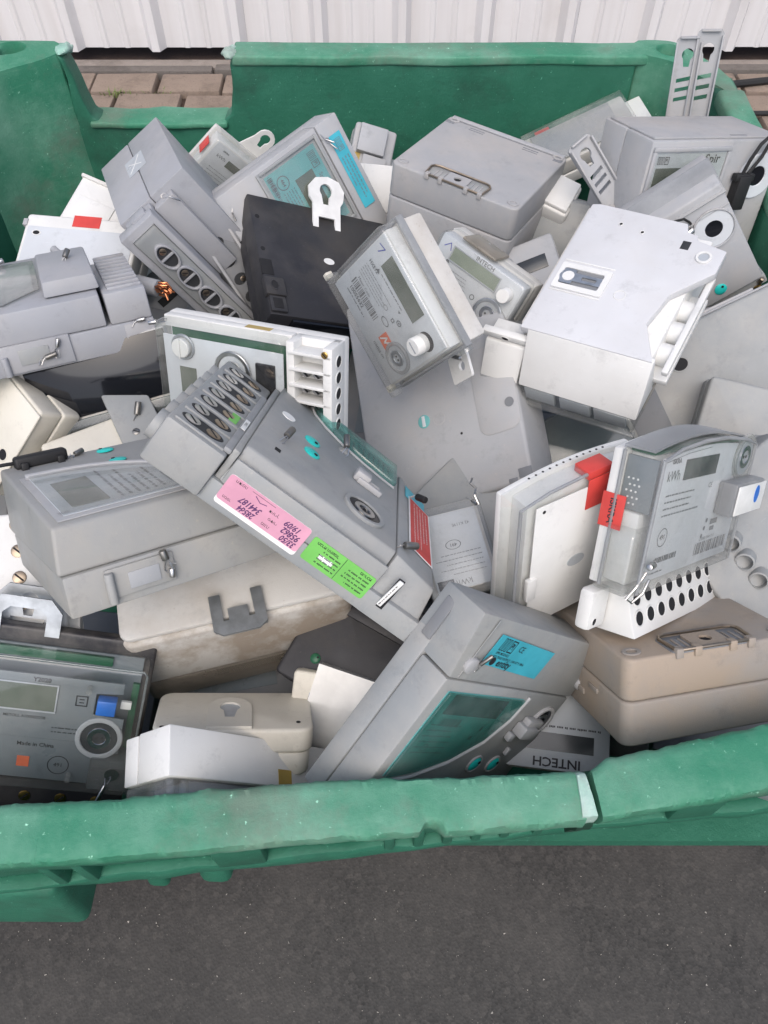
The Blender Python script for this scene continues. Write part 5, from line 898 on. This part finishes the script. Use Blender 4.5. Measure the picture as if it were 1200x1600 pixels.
t=gen('under','grey meter underneath the smooth grey plate, right of the upside-down kWh meter','grey','none'); bx(t,'opening','void',20,44,-66,-40,49.6,51,.3); bx(t,'edge_lip','grey',-64,64,68,76,30,46,1.5)
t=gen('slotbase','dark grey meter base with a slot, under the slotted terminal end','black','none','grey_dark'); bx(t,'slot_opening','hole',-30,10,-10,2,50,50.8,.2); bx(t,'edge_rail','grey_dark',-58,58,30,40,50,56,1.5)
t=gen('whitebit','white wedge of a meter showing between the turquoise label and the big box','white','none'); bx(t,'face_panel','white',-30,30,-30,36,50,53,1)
t=gen('darkgap','dark grey meter in the gap below the stickered meter\'s end','black','none','black'); plug(t,(-30,-30,60),5,'pcb'); bx(t,'ridge','black',-50,50,20,34,60,66,2)  # black shells stand for the shade in this gap
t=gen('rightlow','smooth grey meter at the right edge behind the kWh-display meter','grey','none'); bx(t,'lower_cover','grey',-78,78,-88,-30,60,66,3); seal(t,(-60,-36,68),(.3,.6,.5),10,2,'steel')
t=gen('fill1','clear-covered meter in the dark hollow under the white back plate','black','none','grey_dark',3); part('clear_cover',shell(-60,60,-50,50,25,56,5,3),MT['clear_grey'],t)  # black and dark grey shells put the shade of the hollow into the colour
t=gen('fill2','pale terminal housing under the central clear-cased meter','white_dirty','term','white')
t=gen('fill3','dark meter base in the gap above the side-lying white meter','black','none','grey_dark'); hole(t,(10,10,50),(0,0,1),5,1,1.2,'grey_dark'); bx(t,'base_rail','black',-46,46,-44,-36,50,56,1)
# copper strands of a cut cable
t=thing('cut_cable','cut grey cable with bare copper strands at the end of the ribbed terminal cover','cable',loc=atz_(252,452,.60))
t.rotation_euler=(0,0,R_(-20)); part('cable_sheath',K().cyl((-34,0,0),(1,0,0),10,30,18,bev=1),MT['grey_light'],t); rg=random.Random(2)
for i in range(16):
    a=rg.uniform(0,6.28); r=rg.uniform(1,8); y,z=r*math.cos(a),r*math.sin(a); part('strand',K().tube([(-6,y,z),(2,y*1.1,z*1.1),(6,y*1.2+rg.uniform(-3,3),z+rg.uniform(-4,2)),(8+rg.uniform(-2,3),y+rg.uniform(-5,5),z-rg.uniform(2,9))],1.2,6),MT['copper'],t)
# --- more of the heap below, seen only through the gaps
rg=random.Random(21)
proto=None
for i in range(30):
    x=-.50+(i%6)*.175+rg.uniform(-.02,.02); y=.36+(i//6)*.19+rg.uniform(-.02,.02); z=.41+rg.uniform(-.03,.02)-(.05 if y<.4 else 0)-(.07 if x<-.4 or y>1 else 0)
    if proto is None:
        proto=thing('buried_meter','grey meter buried deep in the heap, glimpsed only through dark gaps','meter',loc=(x,y,z),group='meters buried under the heap'); bx(proto,'back_shell','grey_dark',-85,85,-110,110,0,30,3); bx(proto,'front_shell','grey_dark',-83,83,-108,108,30.5,60,3); bx(proto,'label_plate','label_dark',-50,50,-20,60,60.2,61,.3)  # dark grey shells and label deepen the shade seen in the gaps
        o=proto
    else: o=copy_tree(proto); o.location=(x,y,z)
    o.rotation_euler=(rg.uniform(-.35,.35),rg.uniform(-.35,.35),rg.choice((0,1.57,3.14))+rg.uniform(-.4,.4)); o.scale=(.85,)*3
